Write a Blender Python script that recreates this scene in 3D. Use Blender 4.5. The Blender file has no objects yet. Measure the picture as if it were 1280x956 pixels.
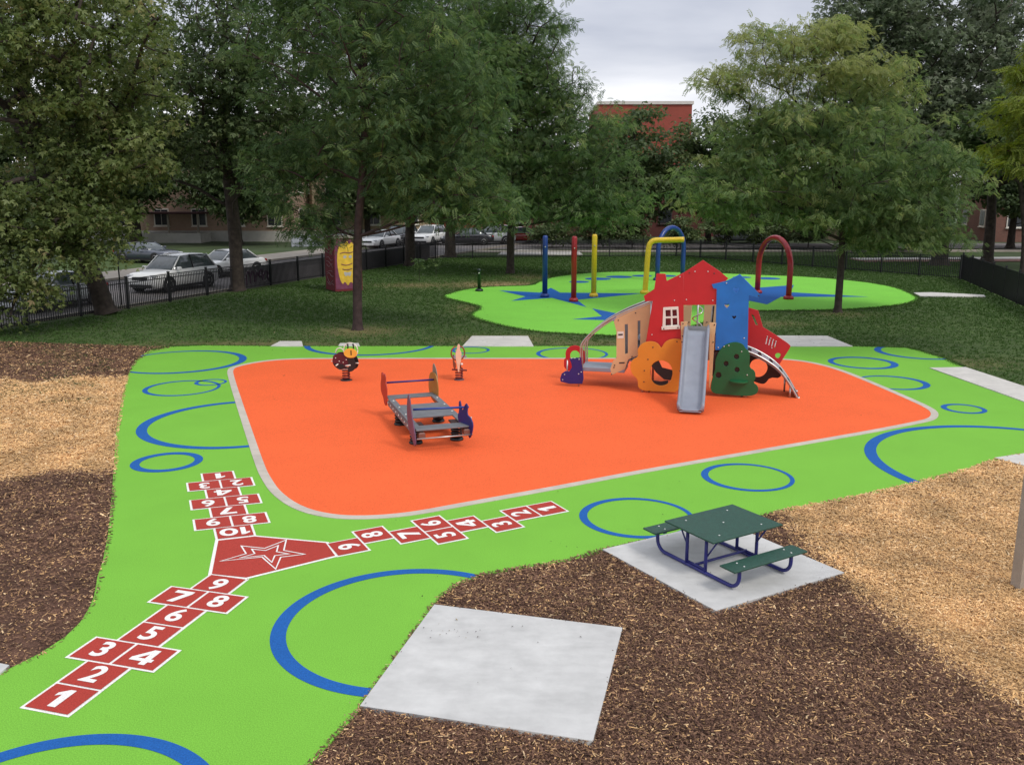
import bpy, math, random
import numpy as np
from mathutils import Vector, Matrix

random.seed(4)
RNG = np.random.default_rng(4)
SC = bpy.context.scene
COL = SC.collection
R = math.radians

# ------------------------------------------------------------------ camera
CAM_H, FPX, HORIZON = 4.7, 1130.0, 238.0
PITCH = math.atan2(478 - HORIZON, FPX)
cam = bpy.data.objects.new('camera', bpy.data.cameras.new('camera'))
COL.objects.link(cam)
cam.location = (0, 0, CAM_H)
cam.rotation_euler = (math.pi / 2 - PITCH, 0, 0)
cam.data.sensor_width = 36
cam.data.lens = FPX / 1280 * 36
cam.data.clip_start = 0.1
cam.data.clip_end = 3000
SC.camera = cam

# ------------------------------------------------------------------ sky, sun, exposure
SUN_EL = R(48)
world = bpy.data.worlds.new('World'); SC.world = world; world.use_nodes = True
nt = world.node_tree; nt.nodes.clear()
def wn(t, **k):
    n = nt.nodes.new(t)
    for a, b in k.items(): setattr(n, a, b)
    return n
wo = wn('ShaderNodeOutputWorld'); bg = wn('ShaderNodeBackground'); bg.inputs['Strength'].default_value = 0.1
sky = wn('ShaderNodeTexSky', sky_type='NISHITA', sun_disc=False)
sky.sun_elevation = SUN_EL; sky.sun_rotation = R(120); sky.air_density = 1; sky.dust_density = 2
tc = wn('ShaderNodeTexCoord'); sep = wn('ShaderNodeSeparateXYZ')
nt.links.new(tc.outputs['Generated'], sep.inputs[0])
zm = wn('ShaderNodeMath', operation='MAXIMUM'); nt.links.new(sep.outputs['Z'], zm.inputs[0]); zm.inputs[1].default_value = 0.0
za = wn('ShaderNodeMath', operation='ADD'); nt.links.new(zm.outputs[0], za.inputs[0]); za.inputs[1].default_value = 0.16
dx = wn('ShaderNodeMath', operation='DIVIDE'); nt.links.new(sep.outputs['X'], dx.inputs[0]); nt.links.new(za.outputs[0], dx.inputs[1])
dy = wn('ShaderNodeMath', operation='DIVIDE'); nt.links.new(sep.outputs['Y'], dy.inputs[0]); nt.links.new(za.outputs[0], dy.inputs[1])
cmb = wn('ShaderNodeCombineXYZ'); nt.links.new(dx.outputs[0], cmb.inputs[0]); nt.links.new(dy.outputs[0], cmb.inputs[1])
nz = wn('ShaderNodeTexNoise'); nz.inputs['Scale'].default_value = 0.75; nz.inputs['Detail'].default_value = 6; nz.inputs['Roughness'].default_value = 0.5
nz.inputs['Distortion'].default_value = 0.25
nt.links.new(cmb.outputs[0], nz.inputs['Vector'])
cr = wn('ShaderNodeValToRGB')
cr.color_ramp.elements[0].position = 0.34; cr.color_ramp.elements[0].color = (4.7, 5.0, 6.0, 1)
cr.color_ramp.elements[1].position = 0.64; cr.color_ramp.elements[1].color = (8.8, 8.9, 9.5, 1)
nt.links.new(nz.outputs['Fac'], cr.inputs[0])
mxs = wn('ShaderNodeMix', data_type='RGBA'); mxs.inputs[0].default_value = 0.93
hzr = wn('ShaderNodeValToRGB')      # thinner cloud all round the horizon
hzr.color_ramp.elements[0].position = 0.05; hzr.color_ramp.elements[0].color = (1.5, 1.46, 1.36, 1)
hzr.color_ramp.elements[1].position = 0.135; hzr.color_ramp.elements[1].color = (0.92, 0.93, 0.94, 1)
zen = hzr.color_ramp.elements.new(1.0); zen.color = (1.5, 1.5, 1.48, 1)      # overcast dome brightens to the zenith
nt.links.new(zm.outputs[0], hzr.inputs[0])
hm = wn('ShaderNodeMix', data_type='RGBA', blend_type='MULTIPLY'); hm.inputs[0].default_value = 1
nt.links.new(cr.outputs[0], hm.inputs[6]); nt.links.new(hzr.outputs[0], hm.inputs[7])
nt.links.new(sky.outputs[0], mxs.inputs[6]); nt.links.new(hm.outputs[2], mxs.inputs[7])
nt.links.new(mxs.outputs[2], bg.inputs['Color']); nt.links.new(bg.outputs[0], wo.inputs[0])

sun = bpy.data.objects.new('sun', bpy.data.lights.new('sun', 'SUN')); COL.objects.link(sun)
sun.data.energy = 1.5; sun.data.angle = R(14); sun.data.color = (1.0, 0.96, 0.9)
sd = Vector((math.cos(SUN_EL) * 0.72, math.cos(SUN_EL) * -0.69, math.sin(SUN_EL)))   # towards the sun
sun.rotation_euler = sd.to_track_quat('Z', 'Y').to_euler()
sky.sun_rotation = math.atan2(sd.x, sd.y)
SC.view_settings.view_transform = 'Standard'; SC.view_settings.look = 'None'
SC.view_settings.exposure = 0.16; SC.view_settings.gamma = 1; SC.view_settings.use_curve_mapping = False

# ------------------------------------------------------------------ measuring helpers (surveyed from the photograph)
CP, SP = math.cos(PITCH), math.sin(PITCH)
def ray(px, py):
    a, b = (px - 640) / FPX, (478 - py) / FPX
    return np.array([a, CP + b * SP, -SP + b * CP])
def G(px, py, z=0.0):
    d = ray(px, py); t = (z - CAM_H) / d[2]
    return np.array([d[0] * t, d[1] * t, z])
def G2(p): return G(p[0], p[1])[:2]
def on_plane(px, py, O, N):
    d = ray(px, py); o = np.array([0, 0, CAM_H])
    t = np.dot(np.asarray(O) - o, N) / np.dot(d, N)
    return o + d * t
def zoomed(x0, y0, s, pts): return [(x0 + a / s, y0 + b / s) for a, b in pts]

# ------------------------------------------------------------------ materials
MATS = {}
def mat(name, col, rough=0.6, var=0.12, scale=6.0, bump=0.0, bscale=60.0, metal=0.0, col2=None, detail=4, spec=0.5, coat=0.0, hue2=None):
    if name in MATS: return MATS[name]
    m = bpy.data.materials.new(name); m.use_nodes = True
    t = m.node_tree; b = t.nodes['Principled BSDF']
    tc = t.nodes.new('ShaderNodeTexCoord')
    n = t.nodes.new('ShaderNodeTexNoise'); n.inputs['Scale'].default_value = scale; n.inputs['Detail'].default_value = detail
    t.links.new(tc.outputs['Object'], n.inputs['Vector'])
    r = t.nodes.new('ShaderNodeValToRGB')
    c1 = tuple(max(0, c * (1 - var)) for c in col)
    c2 = col2 if col2 else tuple(min(1, c * (1 + var)) for c in col)
    r.color_ramp.elements[0].position = 0.3; r.color_ramp.elements[0].color = (*c1, 1)
    r.color_ramp.elements[1].position = 0.7; r.color_ramp.elements[1].color = (*c2, 1)
    t.links.new(n.outputs['Fac'], r.inputs[0]); t.links.new(r.outputs[0], b.inputs['Base Color'])
    b.inputs['Roughness'].default_value = rough; b.inputs['Metallic'].default_value = metal
    b.inputs['Specular IOR Level'].default_value = spec
    if coat: b.inputs['Coat Weight'].default_value = coat; b.inputs['Coat Roughness'].default_value = 0.08
    if bump:
        n2 = t.nodes.new('ShaderNodeTexNoise'); n2.inputs['Scale'].default_value = bscale; n2.inputs['Detail'].default_value = 3
        t.links.new(tc.outputs['Object'], n2.inputs['Vector'])
        bp = t.nodes.new('ShaderNodeBump'); bp.inputs['Strength'].default_value = bump; bp.inputs['Distance'].default_value = 0.01
        t.links.new(n2.outputs['Fac'], bp.inputs['Height']); t.links.new(bp.outputs[0], b.inputs['Normal'])
    MATS[name] = m
    return m
def glass(name, col=(0.02, 0.025, 0.03)):
    if name in MATS: return MATS[name]
    m = mat(name, col, rough=0.06, var=0.2, spec=0.8); return m
def attr_mat(name, stops, attr='tint', rough=0.7, transl=0.0, spec=0.3):
    m = bpy.data.materials.new(name); m.use_nodes = True
    t = m.node_tree; b = t.nodes['Principled BSDF']
    a = t.nodes.new('ShaderNodeAttribute'); a.attribute_name = attr
    r = t.nodes.new('ShaderNodeValToRGB'); e = r.color_ramp.elements
    while len(e) < len(stops): e.new(0.5)
    for i, (p, c) in enumerate(stops): e[i].position = p; e[i].color = (*c, 1)
    t.links.new(a.outputs['Fac'], r.inputs[0]); t.links.new(r.outputs[0], b.inputs['Base Color'])
    b.inputs['Roughness'].default_value = rough; b.inputs['Specular IOR Level'].default_value = spec
    if transl:
        tr = t.nodes.new('ShaderNodeBsdfTranslucent'); mx = t.nodes.new('ShaderNodeMixShader'); mx.inputs[0].default_value = transl
        hs = t.nodes.new('ShaderNodeHueSaturation'); hs.inputs['Saturation'].default_value = 1.15; hs.inputs['Value'].default_value = 1.25
        t.links.new(r.outputs[0], hs.inputs['Color']); t.links.new(hs.outputs[0], tr.inputs['Color'])
        t.links.new(b.outputs[0], mx.inputs[1]); t.links.new(tr.outputs[0], mx.inputs[2])
        t.links.new(mx.outputs[0], t.nodes['Material Output'].inputs[0])
    MATS[name] = m
    return m
def rubber(name, col):
    """Poured granule rubber: tiny speckle, broad faint scuffs and dust."""
    m = bpy.data.materials.new(name); m.use_nodes = True
    t = m.node_tree; b = t.nodes['Principled BSDF']; L = t.links
    tc = t.nodes.new('ShaderNodeTexCoord')
    sp = t.nodes.new('ShaderNodeTexNoise'); sp.inputs['Scale'].default_value = 85; sp.inputs['Detail'].default_value = 2
    bl = t.nodes.new('ShaderNodeTexNoise'); bl.inputs['Scale'].default_value = 0.7; bl.inputs['Detail'].default_value = 7; bl.inputs['Roughness'].default_value = 0.62
    st = t.nodes.new('ShaderNodeTexNoise'); st.inputs['Scale'].default_value = 4.5; st.inputs['Detail'].default_value = 8; st.inputs['Roughness'].default_value = 0.75
    for n in (sp, bl, st): L.new(tc.outputs['Object'], n.inputs['Vector'])
    def ramp(lo, hi, p0, p1):
        r = t.nodes.new('ShaderNodeValToRGB'); r.color_ramp.elements[0].position = p0; r.color_ramp.elements[1].position = p1
        r.color_ramp.elements[0].color = (lo, lo, lo, 1); r.color_ramp.elements[1].color = (hi, hi, hi, 1); return r
    r1 = ramp(0.78, 1.16, 0.33, 0.67); r2 = ramp(0.955, 1.03, 0.35, 0.68); r3 = ramp(0.86, 1.0, 0.27, 0.40)
    L.new(sp.outputs[0], r1.inputs[0]); L.new(bl.outputs[0], r2.inputs[0]); L.new(st.outputs[0], r3.inputs[0])
    def mul(a, bb):
        x = t.nodes.new('ShaderNodeMix'); x.data_type = 'RGBA'; x.blend_type = 'MULTIPLY'; x.inputs[0].default_value = 1
        L.new(a, x.inputs[6]); L.new(bb, x.inputs[7]); return x.outputs[2]
    rgb = t.nodes.new('ShaderNodeRGB'); rgb.outputs[0].default_value = (*col, 1)
    o = mul(mul(mul(rgb.outputs[0], r1.outputs[0]), r2.outputs[0]), r3.outputs[0])
    L.new(o, b.inputs['Base Color']); b.inputs['Roughness'].default_value = 0.85; b.inputs['Specular IOR Level'].default_value = 0.25
    bp = t.nodes.new('ShaderNodeBump'); bp.inputs['Strength'].default_value = 0.35; bp.inputs['Distance'].default_value = 0.004
    L.new(sp.outputs[0], bp.inputs['Height']); L.new(bp.outputs[0], b.inputs['Normal'])
    MATS[name] = m
    return m
def concrete(name, col):
    m = bpy.data.materials.new(name); m.use_nodes = True
    t = m.node_tree; b = t.nodes['Principled BSDF']; L = t.links
    tc = t.nodes.new('ShaderNodeTexCoord')
    mp = t.nodes.new('ShaderNodeMapping'); mp.inputs['Scale'].default_value = (1, 2.6, 1); mp.inputs['Rotation'].default_value = (0, 0, 0.3)
    L.new(tc.outputs['Object'], mp.inputs[0])
    n1 = t.nodes.new('ShaderNodeTexNoise'); n1.inputs['Scale'].default_value = 1.6; n1.inputs['Detail'].default_value = 9; n1.inputs['Roughness'].default_value = 0.7
    n2 = t.nodes.new('ShaderNodeTexNoise'); n2.inputs['Scale'].default_value = 3.0; n2.inputs['Detail'].default_value = 6
    n3 = t.nodes.new('ShaderNodeTexNoise'); n3.inputs['Scale'].default_value = 46; n3.inputs['Detail'].default_value = 2
    L.new(tc.outputs['Object'], n1.inputs[0]); L.new(mp.outputs[0], n2.inputs[0]); L.new(tc.outputs['Object'], n3.inputs[0])
    def ramp(lo, hi, p0, p1):
        r = t.nodes.new('ShaderNodeValToRGB'); r.color_ramp.elements[0].position = p0; r.color_ramp.elements[1].position = p1
        r.color_ramp.elements[0].color = (*lo, 1); r.color_ramp.elements[1].color = (*hi, 1); return r
    k = lambda f: tuple(c * f for c in col)
    r1 = ramp(k(0.80), k(1.08), 0.3, 0.7); r2 = ramp((0.93,) * 3, (1.05,) * 3, 0.3, 0.7); r3 = ramp((0.8, 0.79, 0.77), (1, 1, 1), 0.16, 0.3)
    L.new(n1.outputs[0], r1.inputs[0]); L.new(n2.outputs[0], r2.inputs[0]); L.new(n3.outputs[0], r3.inputs[0])
    def mul(a, bb):
        x = t.nodes.new('ShaderNodeMix'); x.data_type = 'RGBA'; x.blend_type = 'MULTIPLY'; x.inputs[0].default_value = 1
        L.new(a, x.inputs[6]); L.new(bb, x.inputs[7]); return x.outputs[2]
    L.new(mul(mul(r1.outputs[0], r2.outputs[0]), r3.outputs[0]), b.inputs['Base Color'])
    b.inputs['Roughness'].default_value = 0.88
    bp = t.nodes.new('ShaderNodeBump'); bp.inputs['Strength'].default_value = 0.3; bp.inputs['Distance'].default_value = 0.006
    L.new(n2.outputs[0], bp.inputs['Height']); L.new(bp.outputs[0], b.inputs['Normal'])
    MATS[name] = m
    return m
def brick_mat(name, c1, c2, mortar, scale=1.0):
    m = bpy.data.materials.new(name); m.use_nodes = True
    t = m.node_tree; b = t.nodes['Principled BSDF']; L = t.links
    tc = t.nodes.new('ShaderNodeTexCoord'); sx = t.nodes.new('ShaderNodeSeparateXYZ'); ad = t.nodes.new('ShaderNodeMath'); cb = t.nodes.new('ShaderNodeCombineXYZ')
    L.new(tc.outputs['Object'], sx.inputs[0]); L.new(sx.outputs[0], ad.inputs[0]); L.new(sx.outputs[1], ad.inputs[1])
    L.new(ad.outputs[0], cb.inputs[0]); L.new(sx.outputs[2], cb.inputs[1])
    bt = t.nodes.new('ShaderNodeTexBrick'); bt.inputs['Scale'].default_value = scale
    bt.inputs['Brick Width'].default_value = 0.24; bt.inputs['Row Height'].default_value = 0.08; bt.inputs['Mortar Size'].default_value = 0.008
    bt.inputs['Color1'].default_value = (*c1, 1); bt.inputs['Color2'].default_value = (*c2, 1); bt.inputs['Mortar'].default_value = (*mortar, 1)
    L.new(cb.outputs[0], bt.inputs['Vector'])
    n = t.nodes.new('ShaderNodeTexNoise'); n.inputs['Scale'].default_value = 0.6; n.inputs['Detail'].default_value = 6
    L.new(tc.outputs['Object'], n.inputs[0])
    r = t.nodes.new('ShaderNodeValToRGB'); r.color_ramp.elements[0].color = (0.75, 0.75, 0.75, 1); r.color_ramp.elements[1].color = (1.1, 1.1, 1.1, 1)
    L.new(n.outputs[0], r.inputs[0])
    x = t.nodes.new('ShaderNodeMix'); x.data_type = 'RGBA'; x.blend_type = 'MULTIPLY'; x.inputs[0].default_value = 1
    L.new(bt.outputs['Color'], x.inputs[6]); L.new(r.outputs[0], x.inputs[7]); L.new(x.outputs[2], b.inputs['Base Color'])
    b.inputs['Roughness'].default_value = 0.9
    MATS[name] = m
    return m

M_GREEN = rubber('green_rubber', (0.182, 0.458, 0.046))
M_ORANGE = rubber('orange_rubber', (0.83, 0.128, 0.034))
M_BLUE_RUB = rubber('blue_rubber', (0.012, 0.105, 0.365))
M_HOP = rubber('hopscotch_red', (0.40, 0.045, 0.032))
M_WHITE_PAINT = rubber('white_rubber', (0.82, 0.80, 0.76))
M_KERB = concrete('kerb_concrete', (0.52, 0.47, 0.40))
M_SLAB = concrete('slab_concrete', (0.545, 0.54, 0.52))
M_SLAB2 = concrete('pale_concrete', (0.60, 0.575, 0.53))
M_ASPHALT = mat('asphalt', (0.17, 0.155, 0.15), 0.9, 0.25, 1.2, 0.3, 40)
M_WALK = concrete('sidewalk_concrete', (0.34, 0.30, 0.25))
M_BLACK = mat('black_metal', (0.010, 0.010, 0.012), 0.45, 0.3, 12)
M_BLACKP = mat('black_plastic', (0.012, 0.011, 0.012), 0.5, 0.3, 20)
M_STEEL = mat('brushed_steel', (0.50, 0.49, 0.47), 0.35, 0.1, 8, metal=0.85)
M_GREYP = mat('grey_plastic', (0.235, 0.255, 0.30), 0.42, 0.07, 5, 0.15, 30)
M_GREYD = mat('grey_deck_board', (0.15, 0.155, 0.165), 0.6, 0.12, 5, 0.2, 80)
M_RED = mat('red_panel', (0.50, 0.014, 0.02), 0.42, 0.06, 3, 0.12, 120)
M_BLUEP = mat('blue_panel', (0.012, 0.15, 0.50), 0.45, 0.10, 3, 0.15, 120)
M_NAVY = mat('navy_panel', (0.018, 0.014, 0.14), 0.45, 0.12, 4, 0.12, 120)
M_ORANGEP = mat('orange_panel', (0.66, 0.24, 0.022), 0.45, 0.06, 3, 0.12, 120)
M_DGREEN = mat('green_panel', (0.008, 0.11, 0.035), 0.45, 0.1, 3, 0.12, 120)
M_TAN = mat('tan_panel', (0.62, 0.40, 0.205), 0.5, 0.06, 4, 0.12, 100)
M_BROWN = mat('brown_panel', (0.045, 0.018, 0.016), 0.5, 0.15, 5)
M_WHITEP = mat('white_panel', (0.74, 0.70, 0.62), 0.5, 0.05, 6)
M_BOLT = mat('bolt_cap', (0.60, 0.60, 0.58), 0.35, 0.1, 30, metal=0.5)
M_BOLTD = mat('dark_bolt', (0.05, 0.035, 0.035), 0.5, 0.2, 30)
M_TABLE = mat('table_green', (0.012, 0.062, 0.040), 0.5, 0.22, 30, 0.25, 160)
M_TUBE = mat('navy_tube', (0.016, 0.018, 0.16), 0.38, 0.12, 8)
M_POST = mat('beige_post', (0.34, 0.29, 0.24), 0.55, 0.1, 5, 0.1, 50)
M_SPR_BLUE = mat('spray_blue', (0.012, 0.045, 0.22), 0.3, 0.12, 6)
M_SPR_RED = mat('spray_red', (0.36, 0.016, 0.026), 0.3, 0.15, 6)
M_SPR_YEL = mat('spray_yellow', (0.80, 0.55, 0.03), 0.3, 0.08, 6)
M_BARK = mat('bark', (0.050, 0.038, 0.030), 0.95, 0.45, 5, 0.9, 16, detail=8)
M_BARK2 = mat('reddish_bark', (0.050, 0.030, 0.028), 0.95, 0.45, 6, 0.9, 22, detail=8)

# ------------------------------------------------------------------ mesh helpers
def np_mesh(name, V, F, m=None, smooth=False, attrs=None):
    V = np.asarray(V, dtype=np.float32); F = np.asarray(F, dtype=np.int32)
    me = bpy.data.meshes.new(name)
    k = F.shape[1]
    me.vertices.add(len(V)); me.vertices.foreach_set('co', V.ravel())
    me.loops.add(F.size); me.loops.foreach_set('vertex_index', F.ravel())
    me.polygons.add(len(F)); me.polygons.foreach_set('loop_start', np.arange(0, F.size, k, dtype=np.int32))
    if attrs:
        for a, d in attrs.items():
            at = me.attributes.new(a, 'FLOAT', 'POINT'); at.data.foreach_set('value', np.asarray(d, dtype=np.float32))
    me.update(calc_edges=True)
    if smooth: me.polygons.foreach_set('use_smooth', np.ones(len(F), dtype=bool))
    if m: me.materials.append(m)
    return me
BASE = {}
def link(name, me, parent=None):
    o = bpy.data.objects.new(name, me); COL.objects.link(o)
    if parent is not None:
        o.parent = parent; BASE[o] = BASE.get(parent, np.zeros(3))
    return o
def tag(o, label=None, cat=None, group=None, kind=None):
    if label: o['label'] = label
    if cat: o['category'] = cat
    if group: o['group'] = group
    if kind: o['kind'] = kind
    return o
def thing(name, label, cat, base=(0, 0, 0), group=None, kind=None):
    o = bpy.data.objects.new(name, None); COL.objects.link(o)
    o.location = tuple(float(c) for c in base); o.empty_display_size = 0.2
    BASE[o] = np.array(base, dtype=float)
    return tag(o, label, cat, group, kind)
def unit(v):
    v = np.asarray(v, float); n = np.linalg.norm(v); return v / n if n > 1e-9 else v
class MB:
    def __init__(s): s.v = []; s.f = []; s.sm = []
    def add(s, V, F, smooth=False):
        o = len(s.v); s.v.extend([tuple(map(float, p)) for p in V]); s.f.extend([tuple(int(i) + o for i in f) for f in F]); s.sm.extend([smooth] * len(F)); return s
    def box(s, c, size, U=(1, 0, 0), W=None, bev=0.0):
        U = unit(U); W = np.array([0, 0, 1.0]) if W is None else unit(W); Vv = unit(np.cross(W, U)); c = np.asarray(c, float)
        hx, hy, hz = [q / 2 for q in size]
        if bev <= 0:
            P = [c + U * a * hx + Vv * b * hy + W * d * hz for d in (-1, 1) for a, b in ((-1, -1), (1, -1), (1, 1), (-1, 1))]
            s.add(P, [(3, 2, 1, 0), (4, 5, 6, 7), (0, 1, 5, 4), (1, 2, 6, 5), (2, 3, 7, 6), (3, 0, 4, 7)])
        else:
            P = []
            b_ = bev
            for z, ins in ((-hz, b_), (-hz + b_, 0), (hz - b_, 0), (hz, b_)):
                for a, b in ((-1, -1), (1, -1), (1, 1), (-1, 1)):
                    P.append(c + U * a * (hx - ins) + Vv * b * (hy - ins) + W * z)
            F = [(3, 2, 1, 0), (12, 13, 14, 15)]
            for l in range(3):
                for i in range(4):
                    j = (i + 1) % 4; F.append((l * 4 + i, l * 4 + j, l * 4 + 4 + j, l * 4 + 4 + i))
            s.add(P, F)
        return s
    def tube(s, path, r, n=8, cap=True):
        V, F, caps = tube_arrays(path, r, n)
        s.add(V, F, True)
        if cap:
            o = len(s.v) - len(V)
            s.f.append(tuple(o + i for i in range(n))[::-1]); s.sm.append(False)
            s.f.append(tuple(o + len(V) - n + i for i in range(n))); s.sm.append(False)
        return s
    def lathe(s, c, prof, n=16, axis=(0, 0, 1)):
        A = unit(axis); t = np.array([1.0, 0, 0]) if abs(A[0]) < 0.9 else np.array([0, 1.0, 0])
        U = unit(np.cross(t, A)); W = np.cross(A, U); c = np.asarray(c, float)
        V = []
        for r, h in prof:
            for i in range(n):
                a = 2 * math.pi * i / n; V.append(c + A * h + (U * math.cos(a) + W * math.sin(a)) * r)
        F = []
        for l in range(len(prof) - 1):
            for i in range(n):
                j = (i + 1) % n; F.append((l * n + i, l * n + j, l * n + n + j, l * n + n + i))
        F.append(tuple(range(n))[::-1]); F.append(tuple((len(prof) - 1) * n + i for i in range(n)))
        return s.add(V, F, True)
    def mesh(s, name, m):
        me = bpy.data.meshes.new(name); me.from_pydata(s.v, [], s.f); me.polygons.foreach_set('use_smooth', s.sm)
        if m: me.materials.append(m)
        me.update(); return me
    def build(s, name, m, parent=None):
        if parent is not None:
            b = BASE.get(parent, np.zeros(3)); s.v = [(p[0] - b[0], p[1] - b[1], p[2] - b[2]) for p in s.v]
        return link(name, s.mesh(name, m), parent)
def tube_arrays(path, r, n=8):
    P = np.asarray(path, float); k = len(P)
    rr = np.full(k, r) if np.isscalar(r) else np.asarray(r, float)
    T = np.empty_like(P); T[1:-1] = P[2:] - P[:-2]; T[0] = P[1] - P[0]; T[-1] = P[-1] - P[-2]
    T /= np.maximum(np.linalg.norm(T, axis=1, keepdims=True), 1e-9)
    ref = np.array([0, 0, 1.0]) if abs(T[0, 2]) < 0.8 else np.array([1.0, 0.1, 0])
    U = np.cross(T, ref); U /= np.maximum(np.linalg.norm(U, axis=1, keepdims=True), 1e-9)
    for i in range(1, k):
        u = U[i - 1] - T[i] * np.dot(U[i - 1], T[i]); nn = np.linalg.norm(u)
        if nn > 1e-6: U[i] = u / nn
    W = np.cross(T, U)
    a = np.arange(n) * 2 * math.pi / n
    V = P[:, None, :] + (U[:, None, :] * np.cos(a)[None, :, None] + W[:, None, :] * np.sin(a)[None, :, None]) * rr[:, None, None]
    i = np.arange(n); j = (i + 1) % n
    F = np.concatenate([np.stack([l * n + i, l * n + j, l * n + n + j, l * n + n + i], 1) for l in range(k - 1)])
    return V.reshape(-1, 3), F, None
def chaikin(pts, it=2, closed=True):
    P = np.asarray(pts, float)
    for _ in range(it):
        if closed:
            Q = np.roll(P, -1, 0); P = np.stack([P * .75 + Q * .25, P * .25 + Q * .75], 1).reshape(-1, P.shape[1])
        else:
            Q = P[1:]; S = P[:-1]; M = np.stack([S * .75 + Q * .25, S * .25 + Q * .75], 1).reshape(-1, P.shape[1]); P = np.vstack([P[:1], M, P[-1:]])
    return P
def circle_pts(c, r, n=24, ry=None): 
    return [(c[0] + r * math.cos(2 * math.pi * i / n), c[1] + (ry or r) * math.sin(2 * math.pi * i / n)) for i in range(n)]
def curve_mesh(name, loops, thick, bev=0.0):
    cu = bpy.data.curves.new(name, 'CURVE'); cu.dimensions = '2D'; cu.fill_mode = 'BOTH' if thick > 0 else 'FRONT'
    cu.extrude = max(0, thick / 2 - bev); cu.bevel_depth = bev; cu.bevel_resolution = 1
    for lp in loops:
        sp = cu.splines.new('POLY'); sp.points.add(len(lp) - 1)
        for i, p in enumerate(lp): sp.points[i].co = (float(p[0]), float(p[1]), 0, 1)
        sp.use_cyclic_u = True
    ob = bpy.data.objects.new(name, cu)
    me = bpy.data.meshes.new_from_object(ob)
    bpy.data.objects.remove(ob); bpy.data.curves.remove(cu)
    return me
def xform_mesh(me, O, U, Vv, W):
    n = len(me.vertices); c = np.empty(n * 3, dtype=np.float32); me.vertices.foreach_get('co', c); c = c.reshape(-1, 3)
    P = np.asarray(O)[None] + c[:, :1] * np.asarray(U)[None] + c[:, 1:2] * np.asarray(Vv)[None] + c[:, 2:3] * np.asarray(W)[None]
    me.vertices.foreach_set('co', P.astype(np.float32).ravel()); me.update()
def panel(name, loops, O, U, thick, m, parent, up=(0, 0, 1), bev=0.006):
    """flat cut board: loops in (along U, along up) metres from O, centred on that plane"""
    me = curve_mesh(name, loops, thick, bev); U = unit(U); up = unit(up); W = np.cross(U, up)
    b = BASE.get(parent, np.zeros(3)) if parent is not None else np.zeros(3)
    xform_mesh(me, np.asarray(O, float) - b, U, up, W); me.materials.clear(); me.materials.append(m)
    return link(name, me, parent)
def flat_poly(name, loops, z, m, parent=None, thick=0.0):
    """ground sheet whose top is at z; with thickness it is a slab going down"""
    me = curve_mesh(name, loops, thick); 
    b = BASE.get(parent, np.zeros(3)) if parent is not None else np.zeros(3)
    xform_mesh(me, np.array([0, 0, z - thick / 2]) - b, (1, 0, 0), (0, 1, 0), (0, 0, 1)); me.materials.clear(); me.materials.append(m)
    return link(name, me, parent)
def in_poly(P, poly):
    P = np.asarray(P); poly = np.asarray(poly); x, y = P[:, 0], P[:, 1]; ins = np.zeros(len(P), bool)
    j = len(poly) - 1
    for i in range(len(poly)):
        xi, yi = poly[i]; xj, yj = poly[j]
        c = ((yi > y) != (yj > y)) & (x < (xj - xi) * (y - yi) / (yj - yi + 1e-12) + xi); ins ^= c; j = i
    return ins
def offset_poly(poly, d):
    P = np.asarray(poly, float); n = len(P); A = 0.5 * np.sum(P[:, 0] * np.roll(P[:, 1], -1) - np.roll(P[:, 0], -1) * P[:, 1]); s = 1 if A > 0 else -1
    E = np.roll(P, -1, 0) - P; E /= np.linalg.norm(E, axis=1, keepdims=True); Nn = np.stack([E[:, 1], -E[:, 0]], 1) * s
    M = Nn + np.roll(Nn, 1, 0); M /= np.maximum(np.linalg.norm(M, axis=1, keepdims=True), 1e-6)
    return P + M * d / np.maximum((M * Nn).sum(1), 0.4)[:, None]
def text_mesh(s, size, off=0.02):
    cu = bpy.data.curves.new('t', 'FONT'); cu.body = s; cu.size = size; cu.align_x = 'CENTER'; cu.align_y = 'CENTER'; cu.offset = off * size; cu.fill_mode = 'FRONT'
    ob = bpy.data.objects.new('t', cu); me = bpy.data.meshes.new_from_object(ob); bpy.data.objects.remove(ob); bpy.data.curves.remove(cu); return me
def digit_mesh(s):
    """bold numeral about 0.29 m tall, centred, lying in XY"""
    if s == '1': me = curve_mesh('n', [[(-0.045, -0.145), (0.045, -0.145), (0.045, 0.145), (-0.015, 0.145), (-0.105, 0.075), (-0.105, 0.02), (-0.045, 0.055)]], 0)
    elif s == '4': me = curve_mesh('n', [[(0.02, -0.145), (0.095, -0.145), (0.095, -0.085), (0.135, -0.085), (0.135, -0.03), (0.095, -0.03), (0.095, 0.145), (0.02, 0.145), (-0.135, -0.03), (-0.135, -0.085), (0.02, -0.085)], [(0.02, -0.03), (-0.06, -0.03), (0.02, 0.055)]], 0)
    elif s == '7': me = curve_mesh('n', [[(-0.075, -0.145), (0.01, -0.145), (0.125, 0.085), (0.125, 0.145), (-0.115, 0.145), (-0.115, 0.08), (0.035, 0.08)]], 0)
    elif s == '10':
        a = curve_mesh('n', [[(-0.155, -0.145), (-0.085, -0.145), (-0.085, 0.145), (-0.135, 0.145), (-0.205, 0.085), (-0.205, 0.035), (-0.155, 0.06)], circle_pts((0.075, 0), 0.125, 28, 0.15), circle_pts((0.075, 0), 0.055, 24, 0.085)], 0); me = a
    else:
        me = text_mesh('6' if s == '9' else s, 0.40, 0.025)
        if s == '9': xform_mesh(me, (0, 0, 0), (-1, 0, 0), (0, -1, 0), (0, 0, 1))
    return me
def copy_tree(o, parent=None):
    c = o.copy(); COL.objects.link(c); c.parent = parent
    for ch in [q for q in o.children]: copy_tree(ch, c)
    return c
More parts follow.
